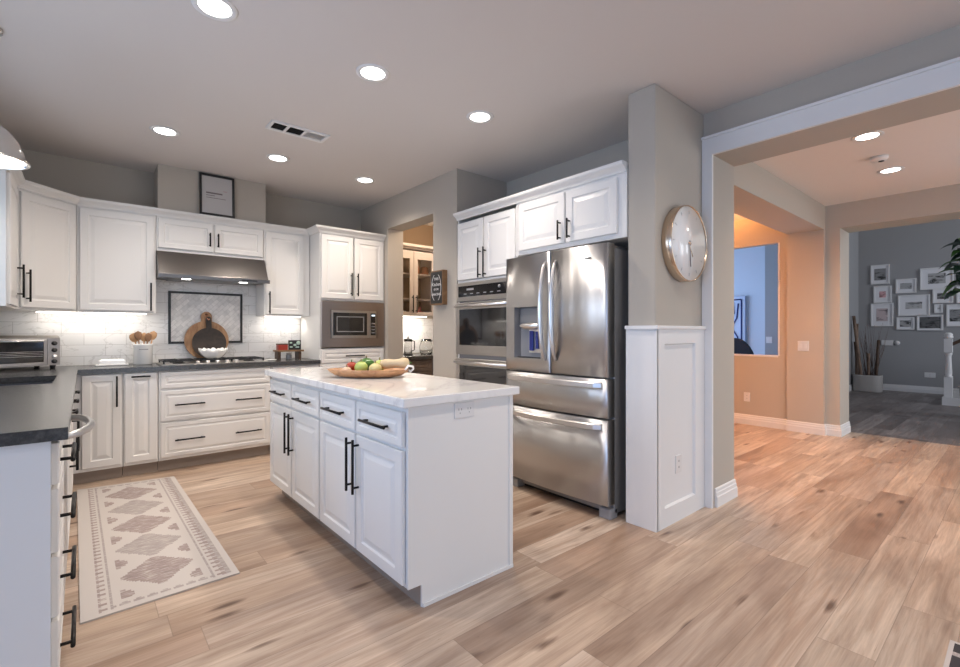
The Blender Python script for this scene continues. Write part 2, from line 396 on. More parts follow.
w = MB(); w.box(6.65, 6.75, 1.95, 2.05, 0, HZ); w.box(6.65, 6.75, 2.05, 3.6, 0, .915); w.box(6.65, 6.75, 2.05, 3.6, 2.335, HZ); w.box(6.65, 6.75, 3.6, 5.1, 0, HZ)
struct('wall_nook', w, 'hallwall')
struct('wall_nook_end', B(4.0, 6.75, 5.0, 5.1, 0, HZ), 'hallwall')
w = MB(); w.loft([[Vector((x, y, z)) for x, y in ((7.1, 2.045), (7.1, 2.17), (8.0, 2.455), (8.0, 2.40))] for z in (0, 5.0)]); w.box(8.0, 12.73, 2.40, 2.47, 0, 5.0)
struct('wall_foyer_left', w, 'foyer')
struct('wall_foyer_back', B(12.73, 12.85, -4.2, 2.47, 0, 5.0), 'foyer')
w = MB(); w.box(7.1, 8.8, -4.2, -4.1, 0, 5.0); w.box(8.8, 11.2, -4.2, -4.1, 0, 1.1); w.box(8.8, 11.2, -4.2, -4.1, 4.1, 5.0); w.box(11.2, 12.85, -4.2, -4.1, 0, 5.0)
struct('wall_foyer_front', w, 'foyer')
struct('wall_foyer_upper', B(7.0, 7.1, -4.2, 2.25, 2.85, 5.0), 'foyer')
struct('wall_living_room', B(10.4, 10.5, 2.47, 6.2, 0, 5.0), 'lilac')
struct('wall_living_room_return', B(9.9, 10.4, 2.47, 3.276, 0, 5.0), 'foyer')
w = MB(); w.box(6.75, 7.4, 5.95, 6.05, 0, 5.0); w.box(7.4, 10.0, 5.95, 6.05, 0, .5); w.box(7.4, 10.0, 5.95, 6.05, 2.5, 5.0); w.box(10.0, 10.4, 5.95, 6.05, 0, 5.0)
struct('wall_living_room_side', w, 'lilac')
# chimney chase above the hood cabinet
struct('wall_chimney', B(.512, 1.437, 5.13, 5.45, 2.335, CZ), 'wall')
# window over the sink and the added breakfast and rear openings: frames
for n_, (F, a0, a1, b0, b1) in enumerate(((FL(-.69), 2.0, 3.95, 1.08, 2.25), (FL(-3.2), -1.45, 1.25, .55, 2.35), (Fr((0, -3.2, 0), (1, 0, 0), (0, 0, 1), (0, 1, 0)), .1, 3.1, 0.0, 2.35))):
    w = MB()
    w.box(a0-.0, a0+.07, b0, b1, -.09, -.02, F=F); w.box(a1-.07, a1, b0, b1, -.09, -.02, F=F); w.box(a0, a1, b1-.07, b1, -.09, -.02, F=F); w.box(a0, a1, b0, b0+.07, -.09, -.02, F=F)
    m_ = (a0+a1)/2; w.box(m_-.035, m_+.035, b0, b1, -.085, -.025, F=F)
    struct('window_%d' % (n_+1), w, 'trimwhite')

# white casing round the opening to the hall
w = MB()
w.box(1.42, 1.488, 0, 2.44, 0, .022, F=FRt(3.32)); w.box(-2.1, 1.488, 2.44, 2.555, 0, .022, F=FRt(3.32)); w.box(-2.1, 1.488, 2.555, 2.572, 0, .034, F=FRt(3.32))
struct('trim_hall_opening', w, 'trimwhite')
# wainscot wrapping the foot of the column
w = MB(); F = FB(1.49)
w.box(2.66, 2.735, 0, 1.235, 0, .022, F=F); w.box(3.17, 3.297, 0, 1.235, 0, .022, F=F); w.box(2.735, 3.17, 0, .105, 0, .022, F=F); w.box(2.735, 3.17, 1.155, 1.235, 0, .022, F=F)
w.box(2.735, 3.17, .105, 1.155, 0, .006, F=F)
w.rects(F, 2.735, 3.17, .105, 1.155, [(0, .022), (.012, .022), (.02, .006)], False, False)
w.box(1.468, 1.677, 0, 1.235, .001, .022, F=FRt(2.67))
w.box(2.635, 3.297, 1.235, 1.257, 0, .036, F=F, bev=.004); w.box(1.468, 1.677, 1.235, 1.257, .001, .036, F=FRt(2.67))
struct('trim_wainscot', w, 'trimwhite')
# baseboards
BP = [(0, 0), (.018, 0), (.018, .07), (.013, .075), (.013, .098), (.009, .103), (.009, .122), (.004, .13), (0, .13)]
def base(name, path, side=1): struct(name, MB().sweep(path, BP, 0, side), 'trimwhite')
base('baseboard_hall_opening', [(3.343, 1.42), (3.67, 1.42), (3.67, 1.49)], 1)
base('baseboard_nook', [(6.65, 4.9), (6.65, 1.951)], 1)
base('baseboard_hall_far', [(6.62, 1.95), (6.62, 1.57), (6.68, 1.57), (6.68, 1.43), (7.1, 1.43)], 1)
base('baseboard_foyer_back', [(12.73, 2.40), (12.73, -3.8)], 1)
base('baseboard_foyer_left', [(8.02, 2.40), (12.70, 2.40)], 1)
# white liner of the nook's interior window
w = MB(); w.box(6.645, 6.755, 2.05, 3.6, .895, .917); w.box(6.648, 6.752, 2.035, 2.052, .915, 2.335)
struct('trim_nook_window', w, 'trimwhite')

# backsplash
w = MB(); w.box(-.69, 1.898, 5.438, 5.449, .921, 1.385); w.box(.50, 1.425, 5.438, 5.449, 1.385, 1.72)
struct('wall_backsplash', w, 'tile')
struct('trim_mosaic_panel', B(.645, 1.27, 5.434, 5.438, 1.12, 1.60), 'mosaic')
w = MB(); F = FB(5.438)
for a0, a1, b0, b1 in ((.626, .648, 1.10, 1.617), (1.266, 1.288, 1.10, 1.617), (.648, 1.266, 1.10, 1.122), (.648, 1.266, 1.595, 1.617)): w.box(a0, a1, b0, b1, 0, .012, F=F, bev=.003)
struct('trim_mosaic_frame', w, 'liner')

# ------------------------------------------------------------------ cabinet kit
def door_mesh(F, a0, a1, b0, b1, t=.02, st=.055):
    st = min(st, (b1-b0)*.24, (a1-a0)*.24)
    q = min(1., st/.055)
    return MB().rects(F, a0, a1, b0, b1, [(0, .001), (0, t-.004), (.004, t), (st, t), (st+.007*q, t-.008), (st+.016*q, t-.008), (st+.042*q, t-.001), (st+.046*q, t-.001)])
def pull(F, a, b, L, vert, c0, parent, r=.0068, so=.032):
    h = L/2; mb = MB()
    e = (lambda t, c: F.p(a, b+t, c)) if vert else (lambda t, c: F.p(a+t, b, c))
    mb.tube([e(-h, c0+so), e(h, c0+so)], r, 10)
    for t in (-h*.78, h*.78): mb.tube([e(t, c0-.001), e(t, c0+so)], r*.85, 8)
    return mb.build('handle', 'black', parent)
def front(F, root, kind, a0, a1, b0, b1, handle=None, c=0., m='white', st=None):
    """a door or drawer front on the face frame; handle = ('v'|'h', a, b, length)"""
    Fo = Fr(F.p(0, 0, c), F.u, F.v, F.n)
    d = door_mesh(Fo, a0, a1, b0, b1, .02, st or (.055 if kind == 'door' else .034)).build(kind, m, root)
    if handle: pull(Fo, handle[1], handle[2], handle[3], handle[0] == 'v', .02, d)
    return d
def cab(name, label, F, a0, a1, b0, b1, depth, toe=False, group=None, m='white', hollow=False, cat='cabinet', ends=None):
    g = .0012
    base_ = F.p((a0+a1)/2, 0 if toe else b0, -depth/2)
    root = thing(name, label, cat, base_, group)
    mb = MB()
    if hollow:
        tk = .018
        mb.box(a0+g, a0+tk, b0, b1, -depth, 0, F=F); mb.box(a1-tk, a1-g, b0, b1, -depth, 0, F=F); mb.box(a0+tk, a1-tk, b0, b1, -depth, -depth+.01, F=F)
        for z in hollow: mb.box(a0+tk, a1-tk, z, z+tk, -depth+.01, 0, F=F)
    else: mb.box(a0+g, a1-g, b0, b1, -depth, 0, F=F)
    mb.build('body', m, root)
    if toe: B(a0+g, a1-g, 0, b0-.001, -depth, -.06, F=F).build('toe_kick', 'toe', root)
    return root

# ---- back wall base units
F = FB(4.87); GB = 'white base cabinets under the cooktop counter'
r = cab('base_cabinet', 'white base cabinet in the room corner, one door with a long upright pull', F, -.075, .2465, .10, .879, .575, True, GB)
front(F, r, 'door', -.015, .235, .125, .872, ('v', .205, .73, .25))
r = cab('base_cabinet', 'narrow white pull-out cabinet with one horizontal bar high on its front', F, .2485, .4885, .10, .879, .575, True, GB)
front(F, r, 'door', .258, .478, .125, .872, ('h', .365, .842, .13))
r = cab('base_cabinet', 'wide white drawer base below the gas cooktop', F, .4905, 1.41, .10, .879, .575, True, GB)
front(F, r, 'drawer', .505, 1.398, .725, .868)
d = front(F, r, 'drawer', .505, 1.398, .44, .705, ('h', .72, .578, .23)); pull(Fr(F.p(0, 0, 0), F.u, F.v, F.n), 1.20, .578, .23, False, .02, d)
d = front(F, r, 'drawer', .505, 1.398, .125, .425, ('h', .72, .27, .23)); pull(Fr(F.p(0, 0, 0), F.u, F.v, F.n), 1.20, .27, .23, False, .02, d)
r = cab('base_cabinet', 'white base cabinet beside the tall oven column, mostly behind the island', F, 1.412, 1.896, .10, .879, .575, True, GB)
front(F, r, 'drawer', 1.425, 1.885, .725, .868, ('h', 1.655, .80, .2)); front(F, r, 'door', 1.425, 1.885, .125, .705, ('v', 1.46, .57, .25))

# ---- left run
F = FL(-.08); GL = 'cabinets of the sink run'
r = cab('base_cabinet', 'white four-drawer base at the near end of the sink counter', F, 1.985, 2.468, .10, .879, .60, True, GL)
for b0, b1, hb in ((.735, .865, .79), (.52, .72, .60), (.315, .505, .395), (.125, .30, .165)): front(F, r, 'drawer', 2.0, 2.46, b0, b1, ('h', 2.225, hb, .29))
o = B(-.68, -.079, 1.972, 1.985, 0, .879).build('end_panel', 'white', r)
r = cab('base_cabinet', 'white base cabinet between the dishwasher and the sink', F, 3.082, 3.498, .10, .879, .60, True, GL)
front(F, r, 'drawer', 3.09, 3.49, .72, .865, ('h', 3.29, .795, .13)); front(F, r, 'door', 3.09, 3.49, .125, .705, ('v', 3.43, .56, .22))
r = cab('base_cabinet', 'white sink base cabinet with two doors below the dark sink', F, 3.502, 4.56, .10, .879, .60, True, GL, hollow=(.10,))
front(F, r, 'drawer', 3.51, 4.02, .72, .865, ('h', 3.78, .795, .13)); front(F, r, 'drawer', 4.03, 4.54, .72, .865, ('h', 4.33, .795, .13))
front(F, r, 'door', 3.51, 4.02, .125, .705, ('v', 3.97, .56, .22)); front(F, r, 'door', 4.03, 4.54, .125, .705, ('v', 4.08, .56, .22))
# dishwasher
r = thing('dishwasher', 'dishwasher with a bowed steel bar handle under the sink counter', 'dishwasher', (-.37, 2.775, 0))
B(-.66, -.085, 2.472, 3.078, .09, .876).build('body', 'darkgrey', r)
B(2.475, 3.075, .11, .868, -.004, .018, F=F, bev=.003).build('door', 'steel', r)
B(-.6, -.13, 2.48, 3.07, 0, .088).build('toe_kick', 'blackplastic', r)
mb = MB(); pts = []
for i in range(13):
    t = i/12; yy = 2.50+.55*t; pts.append((-.062+.086*math.sin(math.pi*t)**.55 if 0 < t < 1 else -.062, yy, .80))
mb.tube(pts, .0155, 12); mb.build('handle', 'steel', r)

# ---- granite worktop (L shaped, with the sink cut-out)
SX0, SX1, SY0, SY1 = -.56, -.14, 3.66, 4.30
w = MB()
for x0, x1, y0, y1 in ((-.688, -.038, 1.955, SY0), (-.688, SX0, SY0, SY1), (SX1, -.038, SY0, SY1), (-.688, -.038, SY1, 5.437), (-.038, 1.897, 4.83, 5.437)):
    w.box(x0, x1, y0, y1, .881, .92)
bmesh.ops.remove_doubles(w.bm, verts=w.bm.verts, dist=.0005)
tag(w.build('granite_worktop', 'granite', None, (.0, 5.0, .881)), 'black stone L-shaped worktop on the white corner base cabinets', 'countertop')
# sink
r = thing('kitchen_sink', 'dark undermount sink set in the black stone worktop', 'sink', ((SX0+SX1)/2, (SY0+SY1)/2, .66))
mb = MB(); mb.rects(ID, SX0-.02, SX1+.02, SY0-.02, SY1+.02, [(0, .879), (.022, .879), (.022, .878), (.03, .70), (.05, .685)], False, True)
mb.rects(ID, SX0-.02, SX1+.02, SY0-.02, SY1+.02, [(0, .879), (.012, .69), (.03, .67)], False, True)
mb.build('basin', 'sink', r)
MB().lathe([(.045, .6865), (.045, .690), (.03, .690), (.028, .687)], ((SX0+SX1)/2, (SY0+SY1)/2, 0), 20).build('drain', 'chrome', r)

# ---- wall units
UZ0, UZ1 = 1.40, 2.28
F = FL(-.385); GU = 'white wall cabinets beside the hood'
r = cab('wall_cabinet', 'white wall cabinet on the sink wall, seen edge-on at the frame edge', F, 4.28, 4.79, 1.385, UZ1, .30, False, GU)
front(F, r, 'door', 4.30, 4.785, UZ0, 2.255, ('v', 4.72, 1.585, .24))
B(-.687, -.383, 4.268, 4.28, 1.385, UZ1).build('end_panel', 'white', r)
s2 = math.sqrt(.5)
# diagonal corner
r = thing('corner_wall_cabinet', 'white corner wall cabinet set diagonally, one door with a bar pull', 'cabinet', (-.45, 5.2, 1.385), GU)
P = [(-.687, 4.792), (-.385, 4.792), (-.048, 5.135), (-.048, 5.436), (-.687, 5.436)]
MB().loft([[Vector((x, y, z)) for x, y in P] for z in (1.385, UZ1)]).build('body', 'white', r)
dv = Vector((-.048+.385, 5.135-4.792, 0)); Ld = dv.length; dv.normalize()
FD = Fr((-.385, 4.792, 0), dv, (0, 0, 1), (dv.y, -dv.x, 0))
front(FD, r, 'door', .03, Ld-.02, UZ0, 2.255, ('v', .065, 1.56, .24))
F = FB(5.14)
r = cab('wall_cabinet', 'white single-door wall cabinet directly left of the range hood', F, -.046, .499, 1.385, UZ1, .29, False, GU)
front(F, r, 'door', -.028, .485, UZ0, 2.255, ('v', .458, 1.53, .25))
r = cab('wall_cabinet', 'short white two-door wall cabinet right above the range hood', F, .501, 1.419, 1.955, UZ1, .29, False, GU)
front(F, r, 'door', .515, .952, 1.985, 2.255, ('v', .925, 2.10, .13), st=.045); front(F, r, 'door', .968, 1.405, 1.985, 2.255, ('v', .995, 2.10, .13), st=.045)
r = cab('wall_cabinet', 'white single-door wall cabinet between hood and tall microwave cabinet', F, 1.421, 1.896, 1.385, UZ1, .29, False, GU)
front(F, r, 'door', 1.437, 1.83, UZ0, 2.255, ('v', 1.468, 1.52, .23))
# tall unit
F = FB(4.86)
r = cab('tall_cabinet', 'tall white cabinet with two doors over a built-in microwave', F, 1.90, 2.657, .10, UZ1, .575, True, hollow=(.10, .70, 1.02, 1.555, 2.262))
MB().box(1.918, 2.639, .70, 1.02, -.02, 0, F=F).build('face_frame', 'white', r)
front(F, r, 'door', 1.912, 2.272, 1.575, 2.255, ('v', 2.242, 1.735, .25)); front(F, r, 'door', 2.285, 2.645, 1.575, 2.255, ('v', 2.315, 1.735, .25))
front(F, r, 'drawer', 1.912, 2.645, .885, 1.025, ('h', 2.28, .955, .22)); front(F, r, 'drawer', 1.912, 2.645, .56, .87, ('h', 2.28, .715, .22)); front(F, r, 'drawer', 1.912, 2.645, .125, .545, ('h', 2.28, .34, .22))

# crown on the wall units and over the fridge
CP = [(0, 0), (.012, 0), (.016, .012), (.03, .026), (.05, .04), (.056, .05), (.056, .062), (0, .062)]
struct('trim_crown_wall_cabinets', MB().sweep([(-.385, 4.27), (-.385, 4.792), (-.048, 5.14), (1.898, 5.14), (1.898, 4.86), (2.657, 4.86)], CP, 2.272, 1), 'white')
w = MB()
P = [(-.687, 4.27), (-.385, 4.27), (-.385, 4.792), (-.048, 5.14), (1.898, 5.14), (1.898, 4.86), (2.657, 4.86), (2.657, 5.436), (-.687, 5.436)]
struct('trim_cabinet_top', MB().loft([[Vector((x, y, z)) for x, y in P] for z in (2.2815, 2.333)]), 'white')

# ---- range hood
r = thing('range_hood', 'stainless steel range hood with slanted front under the wall cabinet', 'range hood', (.96, 5.2, 1.68))
hx0, hx1 = .503, 1.417
mb = MB(); sh = [(5.10, 1.952), (4.965, 1.735), (4.965, 1.705), (5.434, 1.725), (5.434, 1.952)]
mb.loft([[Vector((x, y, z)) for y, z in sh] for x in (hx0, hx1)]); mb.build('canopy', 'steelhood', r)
# front lip a touch wider
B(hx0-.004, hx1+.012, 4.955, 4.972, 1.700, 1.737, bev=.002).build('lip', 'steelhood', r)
for lx in (.72, 1.20):
    MB().lathe([(.036, -.004), (.036, .0), (.0, .0)], (lx, 5.03, 1.7048), 20, cap0=True, cap1=False).build('hood_lamp', 'lens', r)
B(.60, 1.32, 5.10, 5.38, 1.706, 1.709).build('filter', 'darkgrey', r)
B(1.17, 1.31, 4.952, 4.955, 1.712, 1.724).build('button_strip', 'blackplastic', r)

# ---- microwave
r = thing('microwave', 'built-in microwave in a bronze-toned steel trim, black window', 'microwave', (2.28, 5.05, 1.06))
F = FB(4.86)
B(1.925, 2.63, 1.06, 1.54, -.42, -.001, F=F).build('casing', 'darkgrey', r)
MB().rects(F, 1.908, 2.652, 1.05, 1.547, [(0, .0005), (0, .022), (.004, .026), (.095, .026), (.098, .016), (.098, .010)], True, True).build('trim_frame', 'steelwarm', r)
d = B(2.016, 2.452, 1.149, 1.448, .0105, .034, F=F, bev=.003).build('door', 'steelh', r)
B(2.034, 2.425, 1.178, 1.424, .0345, .037, F=F).build('window', 'blackglass', d)
mb = MB()
for a0, a1, b0, b1 in ((2.07, 2.39, 1.375, 1.385), (2.07, 2.39, 1.215, 1.225), (2.07, 2.08, 1.225, 1.375), (2.38, 2.39, 1.225, 1.375)): mb.box(a0, a1, b0, b1, .0371, .0378, F=F)
mb.build('window_mask', 'darkgrey', d)
c = B(2.456, 2.545, 1.149, 1.448, .0105, .034, F=F, bev=.003).build('control_panel', 'steelh', r)
B(2.472, 2.532, 1.178, 1.424, .0345, .037, F=F).build('keypad', 'blackglass', c)
B(2.483, 2.523, 1.392, 1.409, .0371, .038, F=F).build('display', 'display', c)
mb = MB()
for i in range(4):
    for j in range(3): mb.box(2.482+.015*j, 2.492+.015*j, 1.20+.035*i, 1.212+.035*i, .0371, .038, F=F)
mb.build('keys', 'greyplastic', c)

# ---- fridge wall: oven cabinet, ovens, cabinet over the fridge
F = FRt(2.665); GR = 'white cabinets along the fridge wall'
r = cab('oven_cabinet', 'tall white cabinet with two upper doors around the double oven', F, 2.672, 3.462, .10, UZ1, .60, True, GR, hollow=(.10, .46, 1.668, 2.262))
front(F, r, 'door', 3.085, 3.445, 1.69, 2.215, ('v', 3.112, 1.82, .26)); front(F, r, 'door', 2.688, 3.07, 1.69, 2.215, ('v', 3.043, 1.82, .26))
front(F, r, 'drawer', 2.688, 3.445, .125, .45, ('h', 3.07, .29, .22))
r = cab('wall_cabinet', 'white two-door cabinet directly above the steel refrigerator', F, 1.68, 2.668, 1.83, UZ1, .60, False, GR)
front(F, r, 'door', 2.18, 2.65, 1.862, 2.228, ('v', 2.215, 1.955, .14)); front(F, r, 'door', 1.745, 2.165, 1.862, 2.228, ('v', 2.13, 1.955, .14))
struct('trim_crown_fridge_wall', MB().sweep([(2.665, 3.463), (2.665, 1.68)], CP, 2.25, 1), 'white')
struct('trim_cabinet_top_fridge', B(2.67, 3.26, 1.68, 3.463, 2.2815, 2.31), 'white')
# filler panel between upper cabinets and fridge run
r = thing('double_oven', 'stainless steel double wall oven with black glass beside the fridge', 'oven', (2.95, 3.07, .485))
B(2.70, 3.436, .485, 1.66, -.55, -.002, F=F).build('body', 'darkgrey', r)
c = B(2.684, 3.452, 1.495, 1.662, .002, .022, F=F, bev=.003).build('control_panel', 'steelh', r)
B(2.715, 3.42, 1.535, 1.632, .0222, .026, F=F).build('display', 'blackglass', c)
mb = MB()
for i in range(6): mb.box(2.85+.09*i, 2.89+.09*i, 1.555, 1.563, .0261, .0265, F=F)
mb.box(3.2, 3.3, 1.59, 1.608, .0261, .0265, F=F); mb.lathe([(.013, .0262), (.013, .034), (.0, .035)], F.p(2.86, 1.60, 0), 14, Fr((0, 0, 0), F.u, F.v, F.n))
mb.build('marks', 'greyplastic', c)
for b0, b1 in ((1.012, 1.482), (.495, .975)):
    d = MB()
    wy0, wy1, wz0, wz1 = 2.735, 3.40, b0+.085, b1-.062
    d.rects(F, 2.684, 3.452, b0, b1, [(0, .002), (0, .027), (.003, .03)], True, False)
    d.box(2.687, wy0, b0+.003, b1-.003, .0295, .0305, F=F); d.box(wy1, 3.449, b0+.003, b1-.003, .0295, .0305, F=F)
    d.box(wy0, wy1, b0+.003, wz0, .0295, .0305, F=F); d.box(wy0, wy1, wz1, b1-.003, .0295, .0305, F=F)
    d = d.build('door', 'steelh', r)
    B(wy0, wy1, wz0, wz1, .0285, .0303, F=F).build('window', 'blackglass', d)
    mb = MB(); hb = b1-.032
    mb.tube([F.p(2.71, hb, .065), F.p(3.43, hb, .065)], .012, 12)
    for a in (2.74, 3.40): mb.box(a-.01, a+.01, hb-.008, hb+.008, .031, .065, F=F)
    mb.build('handle', 'chrome', d)

# ---- refrigerator
FX, FY0, FY1, FS = 2.55, 1.745, 2.688, 2.205
r = thing('refrigerator', 'stainless steel french-door refrigerator with water dispenser in its left door', 'refrigerator', (2.9, 2.205, 0))
B(2.632, 3.25, FY0+.005, FY1-.03, .03, 1.765, bev=.006).build('body', 'darkgrey', r)
def fx(y): return FX - .026*(1-((y-(FY0+FY1)/2)/((FY1-FY0)/2))**2)
def curved(y0, y1, z0, z1, hole=None):
    mb = MB(); ys = [y0, y0+.004] + [y0+(y1-y0)*i/14 for i in range(1, 14)] + [y1-.004, y1]; zs = [z0, z1]
    if hole: ys = sorted(set([y for y in ys if min(abs(y-hole[0]), abs(y-hole[1])) > .012] + list(hole[:2]))); zs = sorted([z0, hole[2], hole[3], z1])
    xb = 2.625; e = .003
    G = [[mb.v((fx(y) + (e if y in (y0, y1) else 0), y, z)) for z in zs] for y in ys]
    Bk = [[mb.v((xb, y, z)) for z in (z0, z1)] for y in ys]
    mb.sm = True
    for i in range(len(ys)-1):
        mb.sm = 0 < i < len(ys)-2
        for j in range(len(zs)-1):
            if hole and ys[i] >= hole[0]-1e-6 and ys[i+1] <= hole[1]+1e-6 and abs(zs[j]-hole[2]) < 1e-6: continue
            mb.face([G[i][j], G[i+1][j], G[i+1][j+1], G[i][j+1]])
    mb.sm = False
    for i in range(len(ys)-1):
        mb.face([G[i][0], Bk[i][0], Bk[i+1][0], G[i+1][0]]); mb.face([G[i][-1], G[i+1][-1], Bk[i+1][1], Bk[i][1]]); mb.face([Bk[i][0], Bk[i][1], Bk[i+1][1], Bk[i+1][0]])
    for i in (0, -1): mb.face([G[i][k] for k in range(len(zs))] + [Bk[i][1], Bk[i][0]])
    return mb
HOLE = (2.298, 2.585, 1.02, 1.405)
d = curved(FS+.004, FY1, .925, 1.79, HOLE).build('door', 'steel', r)
# dispenser recess
y0, y1, z0, z1 = HOLE; q = MB(); xd = 2.612
fa, fb = fx(y0), fx(y1)
q.poly([(fa, y0, z0), (xd, y0, z0), (xd, y0, z1), (fa, y0, z1)]); q.poly([(fb, y1, z0), (xd, y1, z0), (xd, y1, z1), (fb, y1, z1)])
q.poly([(fa, y0, z0), (xd, y0, z0), (xd, y1, z0), (fb, y1, z0)]); q.poly([(fa, y0, z1), (xd, y0, z1), (xd, y1, z1), (fb, y1, z1)]); q.poly([(xd, y0, z0), (xd, y1, z0), (xd, y1, z1), (xd, y0, z1)])
disp = q.build('dispenser', 'greyplastic', d)
B(xd-.016, xd-.001, y0+.01, y1-.01, 1.275, 1.395).build('control_screen', 'darkgrey', disp)
MB().lathe([(.0, -.028), (.06, -.026), (.1, -.01), (.108, .006), (.08, .02), (0, .026)], (2.567, 2.44, 1.262), 24, sx=.42, sy=1.0).build('chute', 'chrome', disp)
mb = MB(); mb.box(2.58, 2.592, 2.375, 2.402, 1.09, 1.22, bev=.003); mb.build('paddle', 'bluegel', disp); B(2.58, 2.592, 2.425, 2.465, 1.075, 1.225, bev=.003).build('paddle', 'bluegel', disp); B(2.593, 2.6, 2.362, 2.478, 1.06, 1.24).build('paddle_plate', 'chrome', disp)
B(2.557, 2.611, y0+.02, y1-.02, 1.021, 1.027).build('drip_tray', 'blackplastic', disp)
d2 = curved(FY0, FS-.004, .925, 1.79).build('door', 'steel', r)
B(fx(1.90)-.0015, fx(1.90)+.004, 1.865, 1.94, 1.70, 1.709).build('badge', 'darkgrey', d2)
d3 = curved(FY0, FY1, .662, .912).build('drawer', 'steel', r); d4 = curved(FY0, FY1, .10, .648).build('freezer_drawer', 'steel', r)
for dd, yy in ((d, FS+.05), (d2, FS-.05)):
    mb = MB(); pts = []; rr = []
    for i in range(17):
        t = i/16; z = 1.015+.70*t; pts.append((fx(yy)-.004-.052*math.sin(math.pi*t)**.6 if 0 < i < 16 else fx(yy)+.001, yy, z)); rr.append(.012+.006*math.sin(math.pi*t))
    mb.tube(pts, rr, 12); mb.build('handle', 'chrome', dd)
for dd, z in ((d3, .872), (d4, .603)):
    mb = MB(); rings = []
    for i in range(21):
        t = i/20; yy = FY0+.04+(FY1-FY0-.075)*t; k = math.sin(math.pi*t)**.35 if 0 < i < 20 else 0
        c = Vector((fx(yy)-.004-.04*k, yy, z)); rings.append([c+Vector((a*.011, 0, b*.02)) for a, b in ((-1, -.7), (-1, .7), (-.4, 1), (1, 1), (1, -1), (-.4, -1))])
    mb.loft(rings); mb.build('handle', 'chrome', dd)
for yy in (FY0+.05, FY1-.05): B(2.585, 2.67, yy-.045, yy+.045, 0, .07, bev=.008).build('foot', 'greyplastic', r)
B(2.64, 2.82, FY0+.03, FY0+.09, 1.766, 1.79, bev=.005).build('hinge_cover', 'darkgrey', r)
B(2.66, 2.672, FY0+.1, FY1-.1, .006, .09).build('grille', 'blackplastic', r)

# ------------------------------------------------------------------ island
r = thing('kitchen_island', 'white kitchen island with four drawers over four doors', 'kitchen island', (1.38, 2.70, 0))
F = FRt(1.07)
B(1.0715, 1.688, 1.752, 3.662, .10, .893).build('body', 'white', r)
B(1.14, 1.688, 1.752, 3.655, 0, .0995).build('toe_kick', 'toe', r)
P = [(1.07, .10), (1.14, .10), (1.14, 0), (1.695, 0), (1.695, .893), (1.07, .893)]
o = MB().loft([[Vector((x, y, z)) for x, z in P] for y in (1.742, 1.752)]).build('end_panel', 'white', r)
mb = MB(); mb.box(1.145, 1.697, 1.734, 1.7415, 0, .016); mb.box(1.672, 1.697, 1.737, 1.7415, .016, .893); mb.build('shoe_molding', 'white', r)
GD = [(3.185, 3.642), (2.708, 3.165), (2.226, 2.684), (1.765, 2.208)]
for i, (a0, a1) in enumerate(GD):
    front(F, r, 'drawer', a0, a1, .715, .868, ('h', (a0+a1)/2, .79, .25))
    front(F, r, 'door', a0, a1, .115, .698, ('v', a0+.028 if i in (0, 2) else a1-.028, .545, .27))
# outlet on its end
F = FB(1.742)
q = B(1.318, 1.437, .812, .884, 0, .006, F=F, bev=.0015).build('outlet', 'plate', r)
mb = MB()
for a in (1.35, 1.405):
    for da in (-.008, .008): mb.box(a+da-.0018, a+da+.0018, .848, .858, .0058, .0064, F=F)
    mb.box(a-.003, a+.003, .834, .838, .0058, .0064, F=F)
mb.build('socket', 'darkgrey', q)
tag(B(1.028, 1.722, 1.712, 3.70, .895, .935, bev=.004).build('marble_worktop', 'slab', None, (1.375, 2.7, .895)), 'white marble slab on top of the island', 'countertop')

# wooden dough bowl with vegetables
BC = Vector((1.35, 2.67, .9355)); ax = Vector((.70, -.714, 0)).normalized(); ay = Vector((.714, .70, 0)).normalized()
FBw = Fr(BC, ax, ay, (0, 0, 1))
r = thing('dough_bowl', 'long oval wooden bowl of vegetables on the marble island', 'bowl', BC)
mb = MB(); prof = [(.55, 0), (.80, .012), (.95, .034), (1.0, .05), (.965, .052), (.90, .036), (.74, .018), (.4, .012)]
rings = []
for q, z in prof: rings.append([FBw.p(.252*q*math.cos(t)*(1+.03*math.cos(2*t)), .125*q*math.sin(t), z) for t in [2*math.pi*k/40 for k in range(40)]])
mb.sm = True; mb.loft(rings); mb.build('body', 'bowlwood', r)
mb = MB(); mb.tube([FBw.p(.243, -.03, .05), FBw.p(.262, -.03, .075), FBw.p(.285, -.012, .07), FBw.p(.285, .012, .055), FBw.p(.262, .03, .035), FBw.p(.247, .03, .045)], .007, 8); mb.build('rope_handle', 'porcelain', r)
def veg(name, label, cat, a, b, z, prof, m, F0=FBw, dirv=None, stem=True, n=18, wob=None, stemm='stem'):
    """a vegetable: lathe round dirv (default up) with its stem as a part"""
    c = F0.p(a, b, z); d = Vector(dirv).normalized() if dirv is not None else Vector((0, 0, 1))
    u = d.orthogonal().normalized(); A = Fr((0, 0, 0), u, d.cross(u), d)
    rt = thing(name, label, cat, c, None)
    MB().lathe(prof, c, n, A, wob=wob).build('flesh', m, rt)
    if stem: zt = prof[-1][1]; MB().tube([c+d*(zt-.006), c+d*(zt+.006)+u*.001, c+d*(zt+.014)+u*.004], [.005, .004, .0045], 7).build('stem', stemm, rt)
    return rt
def ball(r_, sq=1., n=9): return [(max(.0008, r_*math.sin(math.pi*i/n)), -r_*sq*math.cos(math.pi*i/n)) for i in range(n+1)]
veg('tomato', 'red tomato at the left end of the wooden bowl', 'vegetable', -.115, .025, .063, ball(.036, .85), 'red', stemm='green')
veg('tomato', 'pale peach-coloured onion lying low in front of the red tomato', 'vegetable', -.12, -.045, .045, ball(.03, .7), 'onion').name = 'onion'
veg('green_pepper', 'dark green ridged pepper at the back of the wooden bowl', 'vegetable', -.03, .055, .072, ball(.052, .85), 'green', wob=lambda t, z: 1+.09*math.cos(4*t), n=32)
